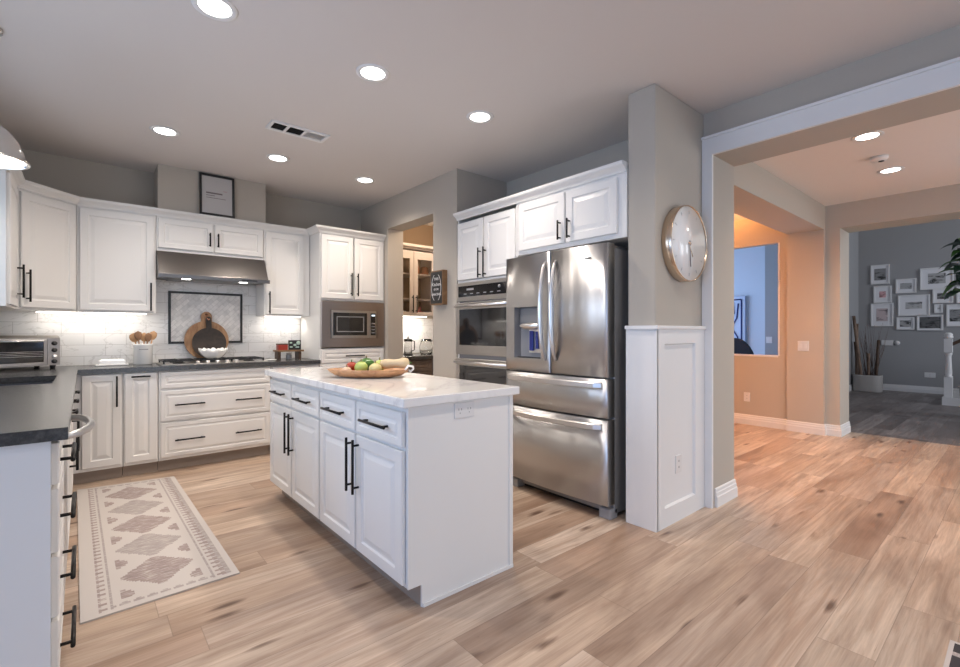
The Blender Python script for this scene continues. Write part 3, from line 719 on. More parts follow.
veg('apple', 'light green apple at the front of the wooden bowl', 'fruit', -.030, -.040, .064, ball(.041, .9), 'lime')
veg('squash', 'yellow-green round squash behind the yellow one in the bowl', 'vegetable', .062, .036, .07, ball(.040, .9), 'lime', stem=True)
veg('squash', 'yellow round squash at the front centre of the bowl', 'vegetable', .062, -.048, .058, ball(.040, .82), 'yellow')
PQ = [(.001, -.09), (.02, -.086), (.031, -.065), (.03, -.03), (.024, .0), (.026, .03), (.034, .06), (.028, .085), (.008, .095)]
veg('butternut_squash', 'long beige squash with a green tip at the right end of the bowl', 'vegetable', .165, .008, .086, PQ, 'beige', dirv=ax*.97+Vector((0, 0, .06)), stemm='green')

# ------------------------------------------------------------------ things on the worktop
# toaster oven
ta = R(26); tn = Vector((math.sin(ta), -math.cos(ta), 0)); tu = Vector((math.cos(ta), math.sin(ta), 0))
TF = Fr((-.36, 5.02, .9205), tu, (0, 0, 1), tn)
r = thing('toaster_oven', 'silver toaster oven with glass door in the worktop corner', 'toaster oven', TF.o)
mb = MB(); sh = [(0, .028), (0, .245), (-.03, .268), (-.29, .268), (-.30, .25), (-.30, .028)]
mb.loft([[TF.p(a, b, c) for c, b in sh] for a in (-.235, .235)]); mb.build('body', 'steelh', r)
d = MB().rects(TF, -.215, .145, .035, .238, [(0, .0005), (0, .012), (.003, .014), (.02, .014), (.022, .010)], True, False).build('door', 'steelh', r)
B(-.194, .124, .056, .217, .004, .0105, F=TF).build('window', 'blackglass', d)
mb = MB(); mb.tube([TF.p(-.18, .225, .04), TF.p(.11, .225, .04)], .008, 10)
for a in (-.16, .09): mb.tube([TF.p(a, .225, .012), TF.p(a, .225, .04)], .005, 8)
mb.build('handle', 'chrome', d)
mb = MB(); mb.tube([TF.p(-.19 if k % 4 in (0, 3) else .12, .105+.012*(k//2), .0125) for k in range(8)], .0016, 6); mb.build('rack', 'chrome', d)
B(.15, .23, .035, .24, .0005, .008, F=TF).build('control_panel', 'steelh', r)
for b in (.205, .15, .10, .06):
    MB().lathe([(.017, .008), (.016, .024), (.0, .025)], TF.p(.192, b, 0), 16, Fr((0, 0, 0), TF.u, TF.v, TF.n)).build('knob', 'blackplastic' if b != .10 else 'chrome', r)
for a in (-.2, .2):
    for c in (-.03, -.27): MB().lathe([(.016, 0), (.02, .028)], TF.p(a, 0, c), 12).build('foot', 'blackplastic', r)
# butter dish
r = thing('butter_dish', 'long white covered butter dish between toaster oven and utensil crock', 'dish', (.19, 5.24, .9205))
B(.075, .305, 5.185, 5.295, .9205, .935, bev=.006).build('plate', 'porcelain', r)
MB().rects(ID, .10, .28, 5.2, 5.28, [(0, .9352), (.002, .965), (.02, .978)], True, True).build('lid', 'porcelain', r)
# crock and utensils
CC = Vector((.41, 5.24, .9205))
r = thing('utensil_crock', 'white ceramic crock holding wooden spoons on the worktop', 'crock', CC)
MB().lathe([(.066, 0), (.072, .006), (.074, .17), (.078, .178), (.078, .188), (.07, .188), (.067, .17), (.064, .012)], CC, 32).build('pot', 'porcelain', r)
mb = MB(); mb.box(-.034, .034, .135, .142, -.0748, -.073, F=Fr(CC, (1, 0, 0), (0, 0, 1), (0, 1, 0))); mb.build('lettering', 'greyplastic', r)
SP = [('wooden_spoon', 'broad pale wooden spoon, leftmost in the white crock', -.045, .01, -.17, .25, .037, 'spoonwood'),
      ('wooden_spoon', 'dark wooden spoon leaning behind the broad one in the crock', -.03, -.02, -.08, .265, .030, 'spoondark'),
      ('wooden_spatula', 'flat light wooden spatula upright at the middle of the crock', .008, .02, .03, .25, .029, 'spoonwood'),
      ('wooden_spoon', 'dark narrow wooden spoon right of the spatula in the crock', .022, -.012, .12, .25, .027, 'spoondark'),
      ('wooden_spoon', 'slim wooden spoon leaning far right out of the crock',   .056, .010, .20, .27, .030, 'spoonwood')]
for nm, lb, dx, dy, lean, L, hr, m_ in SP:
    o0 = CC + Vector((dx*.5, dy*.8, .014)); d = Vector((lean, .02, 1)).normalized(); u = Vector((1, 0, -lean)).normalized(); v_ = d.cross(u)
    mb = MB(); mb.tube([o0, o0+d*(L-.03)], [.005, .006], 8)
    A = Fr((0, 0, 0), u, v_, d)
    mb.lathe([(.002, -.05), (hr*.55, -.042), (hr*.95, -.02), (hr, .0), (hr*.85, .022), (.002, .036)], o0+d*(L-.01), 16, A, sy=.3)
    tag(mb.build(nm, m_, None, o0), lb, 'spoon' if 'spoon' in nm else 'spatula', 'wooden utensils in the crock')
# cooktop
r = thing('gas_cooktop', 'black and steel gas cooktop under the range hood', 'cooktop', (.955, 5.12, .9205))
B(.515, 1.395, 4.89, 5.30, .9205, .93, bev=.003).build('tray', 'steelh', r)
BX = [(.66, 5.21), (.66, 5.02), (.955, 5.12), (1.25, 5.21), (1.25, 5.02)]
for x, y in BX:
    b_ = MB().lathe([(.05, .93), (.05, .936), (.036, .938), (.036, .946), (0, .948)], (x, y, 0), 20, cap1=False).build('burner', 'blackplastic', r)
for x0, x1 in ((.53, .80), (.815, 1.095), (1.11, 1.38)):
    mb = MB(); xm = (x0+x1)/2
    for x in (x0+.008, x1-.008): mb.box(x-.006, x+.006, 4.965, 5.292, .948, .96)
    for y in (4.971, 5.12, 5.286): mb.box(x0+.002, x1-.002, y-.006, y+.006, .948, .96)
    mb.box(xm-.006, xm+.006, 4.965, 5.292, .948, .962)
    for x in (x0+.01, x1-.01):
        for y in (4.975, 5.28): mb.box(x-.006, x+.006, y-.006, y+.006, .93, .949)
    mb.build('grate', 'blackplastic', r)
for i in range(5): MB().lathe([(.019, .93), (.017, .952), (0, .953)], (.795+.08*i, 4.925, 0), 16, cap1=False).build('knob', 'chrome', r)
# boards
def paddle(name, label, cx, zc, R_, hw, hl, y, lean, th, m, hole=True):
    d = Vector((0, lean, 1)).normalized(); n = Vector((0, -1, lean)).normalized()
    F = Fr((cx, y, zc), (1, 0, 0), d, n); pts = []
    a0 = math.asin(hw/R_)
    N = 40
    for k in range(N+1):
        t = math.pi/2 - a0 - (2*math.pi-2*a0)*k/N
        pts.append((R_*math.cos(t), R_*math.sin(t)))
    zt = R_+hl
    pts += [(-hw, zt-hw)] + [(-hw*math.cos(t), zt-hw+hw*math.sin(t)) for t in [math.pi*k/8 for k in range(1, 8)]] + [(hw, zt-hw)]
    mb = MB(); mb.loft([[F.p(a, b, c) for a, b in pts] for c in (0, th)])
    o = mb.build(name, m, None, F.p(0, -R_, 0)); return F, o
F, o = paddle('cutting_board', '', .948, 1.13, .196, .048,   .095, 5.397, .11, .02, 'boardwood'); tag(o, 'large round wooden paddle board leaning on the framed tiles', 'cutting board')
MB().lathe([(.014, .0202), (.014, .0212), (0, .0212)], F.p(0, .255, 0), 16, Fr((0, 0, 0), F.u, F.v, F.n)).build('ring', 'copper', o)
F, o = paddle('cutting_board', '', .962, 1.105, .152, .024, .115, 5.349, .17, .016, 'boarddark'); tag(o, 'smaller black round paddle board in front of the wooden one', 'cutting board')
MB().lathe([(.011, .0162), (.011, .0172), (0, .0172)], F.p(0, .24, 0), 16, Fr((0, 0, 0), F.u, F.v, F.n)).build('ring', 'copper', o)
mb = MB(); pr_ = [(.05, 0), (.07, .008), (.10, .035), (.118, .068), (.121, .088), (.116, .088), (.108, .06), (.088, .025), (.05, .014)]
mb.lathe(pr_, (.952, 5.10, .9625), 48, wob=lambda t, z: 1+(.03*math.cos(9*t) if z > .03 else 0))
for v in mb.bm.verts:
    if v.co.z > .9625+.08: v.co.z += .013*math.cos(9*math.atan2(v.co.y-5.10, v.co.x-.952))
tag(mb.build('scalloped_bowl', 'porcelain', None, (.952, 5.10, .9625)), 'white bowl with wavy rim on the cooktop grate', 'bowl')
# riser with tins
r = thing('wooden_riser', 'small rustic wooden riser on the worktop right of the cooktop', 'riser', (1.70, 5.22, .9205))
B(1.56, 1.84, 5.15, 5.30, 1.002, 1.02, bev=.003).build('shelf', 'signwood', r)
for x in (1.585, 1.80): B(x-.014, x+.016, 5.165, 5.285, .9205, 1.0015, bev=.003).build('leg', 'darkwood', r)
r = thing('red_tin', 'small red tin on the left of the wooden riser', 'tin', (1.63, 5.22, 1.0205))
B(1.58, 1.68, 5.185, 5.26, 1.0205, 1.078, bev=.004).build('box', 'redbox', r); B(1.577, 1.683, 5.182, 5.263, 1.0785, 1.09, bev=.003).build('lid', 'darkwood', r)
r = thing('chalk_sign', 'small black printed sign standing on the wooden riser', 'sign', (1.755, 5.2, 1.0205))
B(1.69, 1.82, 5.19, 5.21, 1.0205, 1.125, bev=.002).build('board', 'blackplastic', r)
F = FB(5.19); mb = MB(); mb.box(1.70, 1.725, 1.09, 1.105, 0, .001, F=F); mb.box(1.70, 1.73, 1.045, 1.06, 0, .001, F=F); mb.box(1.74, 1.77, 1.062, 1.085, 0, .001, F=F); mb.box(1.762, 1.80, 1.043, 1.056, 0, .001, F=F); mb.lathe([(.022, .0), (.022, .001), (0, .001)], F.p(1.792, 1.095, 0), 16, Fr((0, 0, 0), F.u, F.v, F.n)); mb.build('print', 'signgreen', r)
r = thing('glass_shaker', 'small dark-lidded jar under the shelf of the wooden riser', 'jar', (1.70, 5.22, .9205))
MB().lathe([(.028, 0), (.03, .004), (.03, .045), (.024, .05)], (1.70, 5.22, .9205), 18).build('jar', 'greyplastic', r); MB().lathe([(.026, .0505), (.026, .066), (0, .067)], (1.70, 5.22, .9205), 18, cap1=False).build('lid', 'steelh', r)
r = thing('spoon_rest', 'white ceramic spoon rest at the right end of the cooktop', 'spoon rest', (1.47, 5.05, .9205))
MB().lathe([(.03, 0), (.045, .004), (.05, .014), (.046, .014), (.035, .006)], (1.46, 5.05, .9205), 24, sx=1.25).build('dish', 'porcelain', r)

def plate(name, label, F, a, b, w_, h_, kind='switch', n=1, cat=None):
    o = thing(name, label, cat or kind, F.p(a, b-h_/2, 0))
    MB().rects(F, a-w_/2, a+w_/2, b-h_/2, b+h_/2, [(0, .0003), (0, .004), (.002, .006)], True, True).build('cover', 'plate', o)
    for i in range(n):
        aa = a + (i-(n-1)/2)*.046
        if kind == 'switch': B(aa-.012, aa+.012, b-.028, b+.028, .0062, .009, F=F).build('rocker', 'trimwhite', o)
        else:
            for db in (-.02, .02):
                mb = MB(); mb.box(aa-.006, aa-.003, b+db-.006, b+db+.006, .0061, .0068, F=F); mb.box(aa+.003, aa+.006, b+db-.006, b+db+.006, .0061, .0068, F=F); mb.build('socket', 'darkgrey', o)
    return o
plate('wall_outlet', 'white outlet plate on the backsplash above the riser', FB(5.438), 1.72, 1.22, .075, .115, 'outlet', cat='outlet')
plate('wall_outlet', 'white outlet low on the white wainscot panel', FB(1.484), 2.948, .36, .075, .115, 'outlet', cat='outlet')
plate('light_switch', 'white switch plate on the orange-lit wall end', FRt(6.62), 1.775, 1.045, .115, .12, 'switch', 2)
plate('wall_outlet', 'outlet low on the nook wall under its interior window', FRt(6.65), 2.413, .36, .075, .12, 'outlet', cat='outlet')
plate('light_switch', 'switch plate on the grey wall beyond the nook window', FRt(9.9), 3.205, 1.06, .10, .12, 'switch', 2)
plate('wall_outlet', 'wide outlet low on the foyer wall under the photo gallery', FRt(12.73), 1.285, .36, .16, .10, 'outlet', cat='outlet')

# thermostat
r = thing('thermostat', 'white thermostat panel on the foyer wall below the photos', 'thermostat', (12.73, 1.9, .93))
F = FRt(12.73); B(1.83, 2.02, .93, 1.04, 0, .02, F=F, bev=.004).build('panel', 'plate', r); MB().lathe([(.045, .0), (.045, .03), (0, .032)], F.p(1.77, .985, 0), 20, Fr((0, 0, 0), F.u, F.v, F.n), cap1=False).build('dial', 'plate', r)

# framed print on the crown
tl = .06; FPn = Vector((0, -1, tl)).normalized(); FPu = Vector((0, tl, 1)).normalized()
FP = Fr((.986, 5.096, 2.3345), (1, 0, 0), FPu, FPn)
r = thing('framed_print', 'black-framed print leaning on the chase above the hood', 'picture', FP.o)
mb = MB()
for a0, a1, b0, b1 in ((-.151, -.131, 0, .40), (.131, .151, 0, .40), (-.131, .131, 0, .02), (-.131, .131, .38, .40)): mb.box(a0, a1, b0, b1, 0, .018, F=FP, bev=.002)
mb.build('frame', 'blackplastic', r)
q = B(-.1305, .1305, .0205, .3795, .002, .008, F=FP).build('print', 'paper', r)
mb = MB()
mb.box(-.095, .045, .212, .226, .0081, .0087, F=FP); mb.box(-.095, -.02, .192, .198, .0081, .0087, F=FP); mb.box(-.095, .075, .170, .175, .0081, .0087, F=FP)
mb.build('lettering', 'ink', q)
B(.052, .085, .248, .253, .0081, .0087, F=FP).build('small_lettering', 'redink', q)

# ------------------------------------------------------------------ rugs
def woven_rug(name, label, corners, fn, nu, nv, mats, th=.008, cat='rug'):
    A, Bq, C, D = [Vector((x, y, 0)) for x, y in corners]
    mb = MB(); G = []
    for i in range(nu+1):
        row = []
        for j in range(nv+1):
            u, v = i/nu, j/nv; p = (A*(1-u)+Bq*u)*(1-v) + (D*(1-u)+C*u)*v
            row.append(mb.v((p.x, p.y, th)))
        G.append(row)
    for i in range(nu):
        for j in range(nv):
            mb.mi = fn((i+.5)/nu, (j+.5)/nv); mb.face([G[i][j], G[i+1][j], G[i+1][j+1], G[i][j+1]])
    mb.mi = 0
    rim = [G[i][0] for i in range(nu+1)] + [G[nu][j] for j in range(1, nv+1)] + [G[i][nv] for i in range(nu-1, -1, -1)] + [G[0][j] for j in range(nv-1, 0, -1)]
    bot = [mb.v((v.co.x, v.co.y, .0005)) for v in rim]; n = len(rim)
    for k in range(n): mb.face([rim[k], bot[k], bot[(k+1) % n], rim[(k+1) % n]])
    mb.face(list(reversed(bot)))
    c = (A+Bq+C+D)/4
    return tag(mb.build(name, mats, None, c), label, cat)
rnd = random.Random(3)
def kilim(u, v):
    x = u*.60; y = v*2.10                                          # metres on the rug, v = 0 at the near end
    e = min(x, .60-x); ey = min(y, 2.10-y)
    if e < .03 or ey < .03: return 0
    if e < .108:
        q = e
        if .035 < q < .045: return 2
        if .055 < q < .095:
            ph = (y/.05) % 1; t = abs(ph-.5)*2
            return 1 if (q-.055)/.04 < t else 0
        if .10 < q < .108: return 2
        return 0
    if ey < .10:
        ph = (x/.05) % 1; t = abs(ph-.5)*2
        return 2 if .04 < ey < .08 and (ey-.04)/.04 < t else 0
    cy = (y-.13)/1.84*5; i = int(cy); f = abs(cy-i-.5)*2; X = abs(x-.30)
    f2 = math.floor(f*14)/14
    if f2 < .88 and X < .148*(1-f2): return 1 if i % 2 == 0 else 2
    for c in (0., 1., 2., 3., 4., 5.):
        yy = abs(cy-c)
        if yy < .17 and X > .108+math.floor(yy*18)/18*.30 and X < .158: return 1
    return 0
woven_rug('runner_rug', 'cream kilim runner with faded mauve diamonds in front of the drawers', [(-.012, 2.556), (.598, 2.576), (.576, 4.648), (-.04, 4.72)], kilim, 60, 210, ['rugcream', 'rugmauve', 'ruggrey'])
def darkrug(u, v):
    e = min(u*1.6, v*2.1, (1-u)*1.6, (1-v)*2.1)
    if e < .014: return 0
    return 1 if (int(u*40)+int(v*52)) % 4 else 2
woven_rug('area_rug', 'dark woven rug with pale edge, only its corner at the lower right', [(1.0, -1.9), (2.598, -1.9), (2.598, .205), (1.0, .205)], darkrug, 110, 150, ['rugcream', 'rugdark', 'ruggrey'])

# ------------------------------------------------------------------ column: clock, sign
r = thing('wall_clock', 'round white wall clock with gold rim high on the column', 'clock', (2.987, 1.49, 1.545))
FC = Fr((2.987, 1.4885, 1.79), (1, 0, 0), (0, 0, 1), (0, -1, 0)); AC = Fr((0, 0, 0), FC.u, FC.v, FC.n)
MB().lathe([(.20, .0), (.243, .0), (.246, .004), (.246, .064), (.243, .067), (.239, .064), (.239, .03), (.20, .03)], FC.o, 64, AC, cap0=False, cap1=False).build('rim', 'gold', r)
fc = MB().lathe([(.2385, .002), (.2385, .058), (0, .0582)], FC.o, 64, AC, cap1=False).build('face', 'porcelain', r)
for k in range(12):
    t = math.pi*k/6; mb = MB(); mb.tube([FC.p(.19*math.sin(t), .19*math.cos(t), .0588), FC.p(.212*math.sin(t), .212*math.cos(t), .0588)], .0014, 6); mb.build('hour_mark', 'greyplastic', fc)
MB().tube([FC.p(0, .02, .064), FC.p(.012, -.15, .064)], .0026, 8).build('minute_hand', 'ink', r)
MB().tube([FC.p(-.005, -.02, .067), FC.p(.035, -.085, .067)], .0026, 8).build('hour_hand', 'gold', r)
MB().lathe([(.009, .0585), (.009, .07), (0, .071)], FC.o, 16, AC, cap1=False).build('hub', 'gold', r)

r = thing('kitchen_sign', 'small wooden box sign with white lettering beside the pantry opening', 'sign', (2.64, 3.73, 1.478))
FS_ = Fr((2.66, 3.725, 1.645), (0, -1, 0), (0, 0, 1), (-1, 0, 0))
B(-.105, .105, -.166, .166, .0008, .055, F=FS_, bev=.002).build('box', 'signwood', r)
p_ = B(-.092, .092, -.153, .153, .0552, .057, F=FS_).build('panel', 'blackplastic', r)
for s_, y_, z_ in (('THIS', .082, .038), ('Kitchen', .03, .046), ('IS FOR', -.018, .028), ('DANCING', -.066, .034)):
    text_mesh(s_, Fr(FS_.p(0, 0, .0576), FS_.u, FS_.v, FS_.n), 0, y_, z_).build('lettering', 'porcelain', p_)
mb = MB(); 
for s_ in (-1, 1): mb.tube([FS_.p(s_*.078*math.sin(t), .135*math.cos(t), .0578) for t in [R(25)+R(130)*k/14 for k in range(15)]], .0024, 6)
mb.build('wreath', 'porcelain', p_)

# ------------------------------------------------------------------ pantry
struct('wall_pantry_lining', B(2.861, 3.899, 5.44, 5.449, 1.5, HZ), 'pantrywall')
struct('wall_pantry_backsplash', B(2.861, 3.899, 5.438, 5.4495, .931, 1.40), 'tile')
struct('wall_pantry_side', B(3.89, 3.899, 3.572, 5.437, 1.5, HZ), 'pantrywall')
F = FB(5.10)
r = cab('glass_wall_cabinet', 'cream wall cabinet with two glass doors inside the pantry', F, 2.864, 3.544, 1.42, 2.29, .335, hollow=(1.42, 1.625, 1.945, 2.272), m='pantrywhite')
B(2.864, 3.57, 5.05, 5.1, 2.292, 2.33, bev=.006).build('cornice', 'pantrywhite', r)
B(2.883, 3.525, 5.42, 5.424, 1.44, 2.27).build('back_panel', 'cabinside', r)
for a0, a1, ha in ((2.874, 3.202, 3.178), (3.208, 3.536, 3.232)):
    mb = MB(); st = .056
    for x0, x1, z0, z1 in ((a0, a0+st, 1.425, 2.245), (a1-st, a1, 1.425, 2.245), (a0+st, a1-st, 1.425, 1.47), (a0+st, a1-st, 2.145, 2.245)): mb.box(x0, x1, z0, z1, .001, .02, F=F)
    d = mb.build('door', 'pantrywhite', r); B(a0+st-.003, a1-st+.003, 1.468, 2.148, .008, .0095, F=F).build('pane', 'glass', d)
    pull(F, ha, 1.57, .22, True, .02, d)
GP = 'crockery in the pantry glass cabinet'
def pot(name, label, cat, x, y, z, prof, m, group=None):
    return tag(MB().lathe(prof, (x, y, z), 22).build(name, m, None, (x, y, z)), label, cat, group)
PP = [(.04, 0), (.055, .01), (.062, .06), (.05, .10), (.046, .115), (.042, .115), (.04, .02)]
pot('copper_canister', 'left of two copper pots on the top pantry shelf', 'canister', 3.335, 5.25, 1.9635, PP, 'terracotta', GP)
pot('copper_canister', 'right of two copper pots on the top pantry shelf', 'canister', 3.475, 5.25, 1.9635, PP, 'terracotta', GP)
BP_ = [(.035, 0), (.045, .006), (.075, .045), (.07, .045), (.04, .012)]
pot('bowl', 'rose-red bowl at the bottom right behind the pantry glass', 'bowl', 3.345, 5.2, 1.4385, BP_, 'rose', GP)
pot('cup', 'pink cup standing in the rose-red pantry bowl', 'cup', 3.345, 5.2, 1.4525, [(.028, 0), (.034, .006), (.042, .085), (.037, .085), (.03, .01)], 'rose', GP)
pot('bowl', 'white small bowl at the bottom right of the pantry cabinet', 'bowl', 3.50, 5.2, 1.4385, BP_, 'porcelain', GP)
pot('bowl', 'white small bowl at the bottom behind the left pantry door', 'bowl', 3.08, 5.2, 1.4385, BP_, 'porcelain', GP)
F = FB(4.87)
r = cab('pantry_base_cabinet', 'dark walnut base cabinet inside the pantry', F, 2.865, 3.88, .10, .879, .565, True, m='pantrydark')
front(F, r, 'drawer', 2.88, 3.33, .73, .868, None, m='pantrydark'); front(F, r, 'drawer', 3.34, 3.87, .73, .868, None, m='pantrydark')
front(F, r, 'door', 2.88, 3.33, .125, .715, ('v', 3.30, .58, .2), m='pantrydark'); front(F, r, 'door', 3.34, 3.87, .125, .715, ('v', 3.37, .58, .2), m='pantrydark')
tag(B(2.864, 3.885, 4.83, 5.437, .881, .92, bev=.003).build('pantry_worktop', 'granite', None, (3.3, 5.1, .881)), 'black stone worktop on the dark pantry cabinet', 'countertop')
# coffee press and glass pitcher on it
r = thing('coffee_press', 'glass coffee press with black lid and base on the pantry worktop', 'coffee press', (3.13, 5.10, .9205))
c = (3.13, 5.10, .9205)
MB().lathe([(.06, 0), (.06, .016), (.052, .02), (0, .021)], c, 24, cap1=False).build('base', 'blackplastic', r)
MB().lathe([(.05, .022), (.05, .165), (.054, .19), (.051, .19), (.047, .164), (.047, .026)], c, 24).build('beaker', 'glass', r)
MB().lathe([(.056, .191), (.056, .203), (.02, .212), (.008, .214), (.012, .235), (0, .24)], c, 24, cap1=False).build('lid', 'blackplastic', r)
MB().tube([(3.185, 5.10, 1.105), (3.225, 5.10, 1.095), (3.225, 5.10, .985), (3.185, 5.10, .97)], .007, 8).build('handle', 'blackplastic', r)
r = thing('glass_pitcher', 'clear glass pitcher right of the coffee press on the pantry worktop', 'pitcher', (3.43, 5.14, .9205))
MB().lathe([(.07, 0), (.085, .03), (.09, .10), (.07, .16), (.066, .20), (.062, .20), (.066, .155), (.085, .10), (.08, .034), (.06, .008)], (3.43, 5.14, .9205), 28).build('body', 'glass', r)
MB().tube([(3.495, 5.14, 1.10), (3.545, 5.14, 1.09), (3.55, 5.14, 1.02), (3.52, 5.14, .975)], .007, 8).build('handle', 'glass', r)

# ------------------------------------------------------------------ ceiling lamps, vent, detector, pendant
def downlight(x, y, z, label, power, group):
    r = thing('recessed_downlight', label, 'ceiling light', (x, y, z), group)
    MB().lathe([(.07, -.004), (.083, -.007), (.096, -.0045), (.098, -.0005), (.07, -.0005)], (x, y, z), 36, cap0=False, cap1=False).build('trim_ring', 'trimwhite', r)
    MB().lathe([(.069, -.003), (.05, -.006), (0, -.007)], (x, y, z), 30, cap0=False, cap1=False).build('lens', 'lens', r)
    l = bpy.data.lights.new('downlight_beam', 'SPOT'); l.energy = power; l.color = LAMP; l.spot_size = R(142); l.spot_blend = 1.; l.shadow_soft_size = .06
    o = bpy.data.objects.new('downlight_beam', l); COL.objects.link(o); o.parent = r; o.location = (0, 0, -.03)
GK = 'recessed lights in the kitchen ceiling'
for x, y, lb in ((.47, 2.48, 'lit recessed downlight at the top edge, nearest the sink wall'), (1.30, 2.51, 'lit recessed downlight above the island'),
                 (2.147, 2.532, 'lit recessed downlight in front of the refrigerator'), (.47, 4.26, 'lit recessed downlight left of the hood chase'),
                 (1.30, 4.28, 'lit recessed downlight right behind the ceiling vent'), (2.158, 4.334, 'lit recessed downlight before the tall microwave cabinet')):
    downlight(x, y, CZ, lb, SPOT_W, GK)
for x, y, lb in ((1.30, .75, 'added unseen downlight near the island end, toward the breakfast area'), (2.15, .75, 'added unseen downlight by the wide hall opening')):
    downlight(x, y, CZ, lb, SPOT_W*.7, GK)  # out-of-view fixtures, added to light the island end and near floor
for x, y, lb in ((4.527, .80, 'nearer of two recessed downlights in the hall ceiling'), (5.641, .83, 'farther of two recessed downlights in the hall ceiling')):
    downlight(x, y, HZ, lb, SPOT_HALL_W, 'recessed lights in the hall ceiling')
r = thing('smoke_detector', 'small round detector between the two hall ceiling lights', 'smoke detector', (5.143, .832, HZ))
MB().lathe([(.062, -.0005), (.062, -.02), (.05, -.032), (0, -.034)], (5.143, .832, HZ), 28, cap1=False).build('housing', 'trimwhite', r)
MB().lathe([(.02, -.0335), (.02, -.037), (0, -.038)], (5.163, .82, HZ), 14, cap1=False).build('sensor', 'blackplastic', r)
# vent
r = thing('ceiling_vent', 'white ceiling air vent with three sections, two of them dark', 'vent', (1.24, 3.60, CZ))
mb = MB(); vx0, vx1, vy0, vy1 = 1.03, 1.46, 3.52, 3.69
for a0, a1, b0, b1 in ((vx0, vx1, vy0, vy0+.025), (vx0, vx1, vy1-.025, vy1), (vx0, vx0+.025, vy0+.025, vy1-.025), (vx1-.025, vx1, vy0+.025, vy1-.025), (1.147, 1.167, vy0+.025, vy1-.025), (1.275, 1.295, vy0+.025, vy1-.025)): mb.box(a0, a1, b0, b1, CZ-.012, CZ-.0005, bev=.002)
mb.build('frame', 'trimwhite', r)
B(vx0+.02, 1.28, vy0+.02, vy1-.02, CZ-.002, CZ-.0007).build('duct', 'ventdark', r)
for i, (x0, x1) in enumerate(((1.055, 1.147), (1.167, 1.275), (1.295, 1.435))):
    mb = MB()
    for j in range(7):
        y = vy0+.032+.0165*j
        if i < 2: mb.box(x0, x1, y, y+.002, CZ-.009, CZ-.0025)
        else: mb.loft([[Vector((x, y-.002, CZ-.009)), Vector((x, y+.0165, CZ-.004)), Vector((x, y+.0165, CZ-.003)), Vector((x, y-.002, CZ-.008))] for x in (x0, x1)])
    mb.build('louver', 'ventdark' if i < 2 else 'trimwhite', r)
# pendant
PX, PY = -.372, 3.37
r = thing('pendant_lamp', 'polished nickel dome pendant hanging over the sink', 'pendant lamp', (PX, PY, 2.078))
MB().lathe([(.0, 2.744), (.06, 2.744), (.06, 2.728), (.015, 2.715)], (PX, PY, 0), 28).build('canopy', 'nickel', r)
MB().tube([(PX, PY, 2.72), (PX, PY, 2.30)], .006, 10).build('rod', 'nickel', r)
MB().lathe([(.150, 2.108), (.160, 2.106), (.162, 2.113), (.147, 2.123), (.137, 2.163), (.115, 2.222), (.08, 2.268), (.042, 2.292), (.03, 2.303), (.027, 2.335), (.0, 2.34)], (PX, PY, 0), 48, cap0=False, cap1=False).build('shade', 'nickel', r)
MB().lathe([(.146, 2.121), (.135, 2.161), (.112, 2.218), (.077, 2.262), (.0, 2.282)], (PX, PY, 0), 48, cap0=False, cap1=False).build('shade_lining', 'porcelain', r)
MB().lathe(ball(.042), (PX, PY, 2.19), 20).build('bulb', 'lens', r)
l = bpy.data.lights.new('pendant_bulb', 'POINT'); l.energy = 9; l.color = (1, .93, .85); l.shadow_soft_size = .045
o = bpy.data.objects.new('pendant_bulb', l); COL.objects.link(o); o.location = (PX, PY, 2.11)
for ch in r.children:
    if ch.name.split('.')[0] in ('shade', 'shade_lining', 'bulb'): ch.location.z -= .028
# under-cabinet strips
def strip(x0, x1, y, z, label, power):
    tag(B(x0, x1, y-.012, y+.012, z-.009, z-.0006).build('light_strip', 'ledstrip', None, ((x0+x1)/2, y, z-.009)), label, 'light strip', 'strips under the wall cabinets')
    area('strip_light', ((x0+x1)/2, y, z-.012), (0, .25, -1), x1-x0, .03, power, (1, .92, .82))
strip(-.30, .44, 5.30, 1.385, 'light strip under the wall cabinet left of the hood', 1.5)
strip(1.48, 1.85, 5.30, 1.385, 'light strip under the wall cabinet right of the hood', 1.0)
strip(2.9, 3.5, 5.24, 1.42, 'light strip under the pantry glass cabinet', 6.)
for lx in (.72, 1.20):
    l = bpy.data.lights.new('hood_beam', 'SPOT'); l.energy = 3.; l.color = (1, .9, .78); l.spot_size = R(140); l.spot_blend = .8; l.shadow_soft_size = .03
    o = bpy.data.objects.new('hood_beam', l); COL.objects.link(o); o.location = (lx, 5.03, 1.69)
# pantry ceiling lamp and the warm lamp in the nook (both out of the picture)
def point(name, loc, power, col, size=.08):
    l = bpy.data.lights.new(name, 'POINT'); l.energy = power; l.color = col; l.shadow_soft_size = size
    o = bpy.data.objects.new(name, l); COL.objects.link(o); o.location = loc
point('pantry_lamp', (3.3, 4.4, 2.55), 20, (1, .78, .58))
l = bpy.data.lights.new('nook_uplight', 'SPOT'); l.energy = NOOK_W; l.color = (1, .40, .13); l.spot_size = R(160); l.spot_blend = .3; l.shadow_soft_size = .12
o = bpy.data.objects.new('nook_uplight', l); COL.objects.link(o); o.location = (5.3, 3.2, 2.12); o.rotation_euler = (R(180), 0, 0)

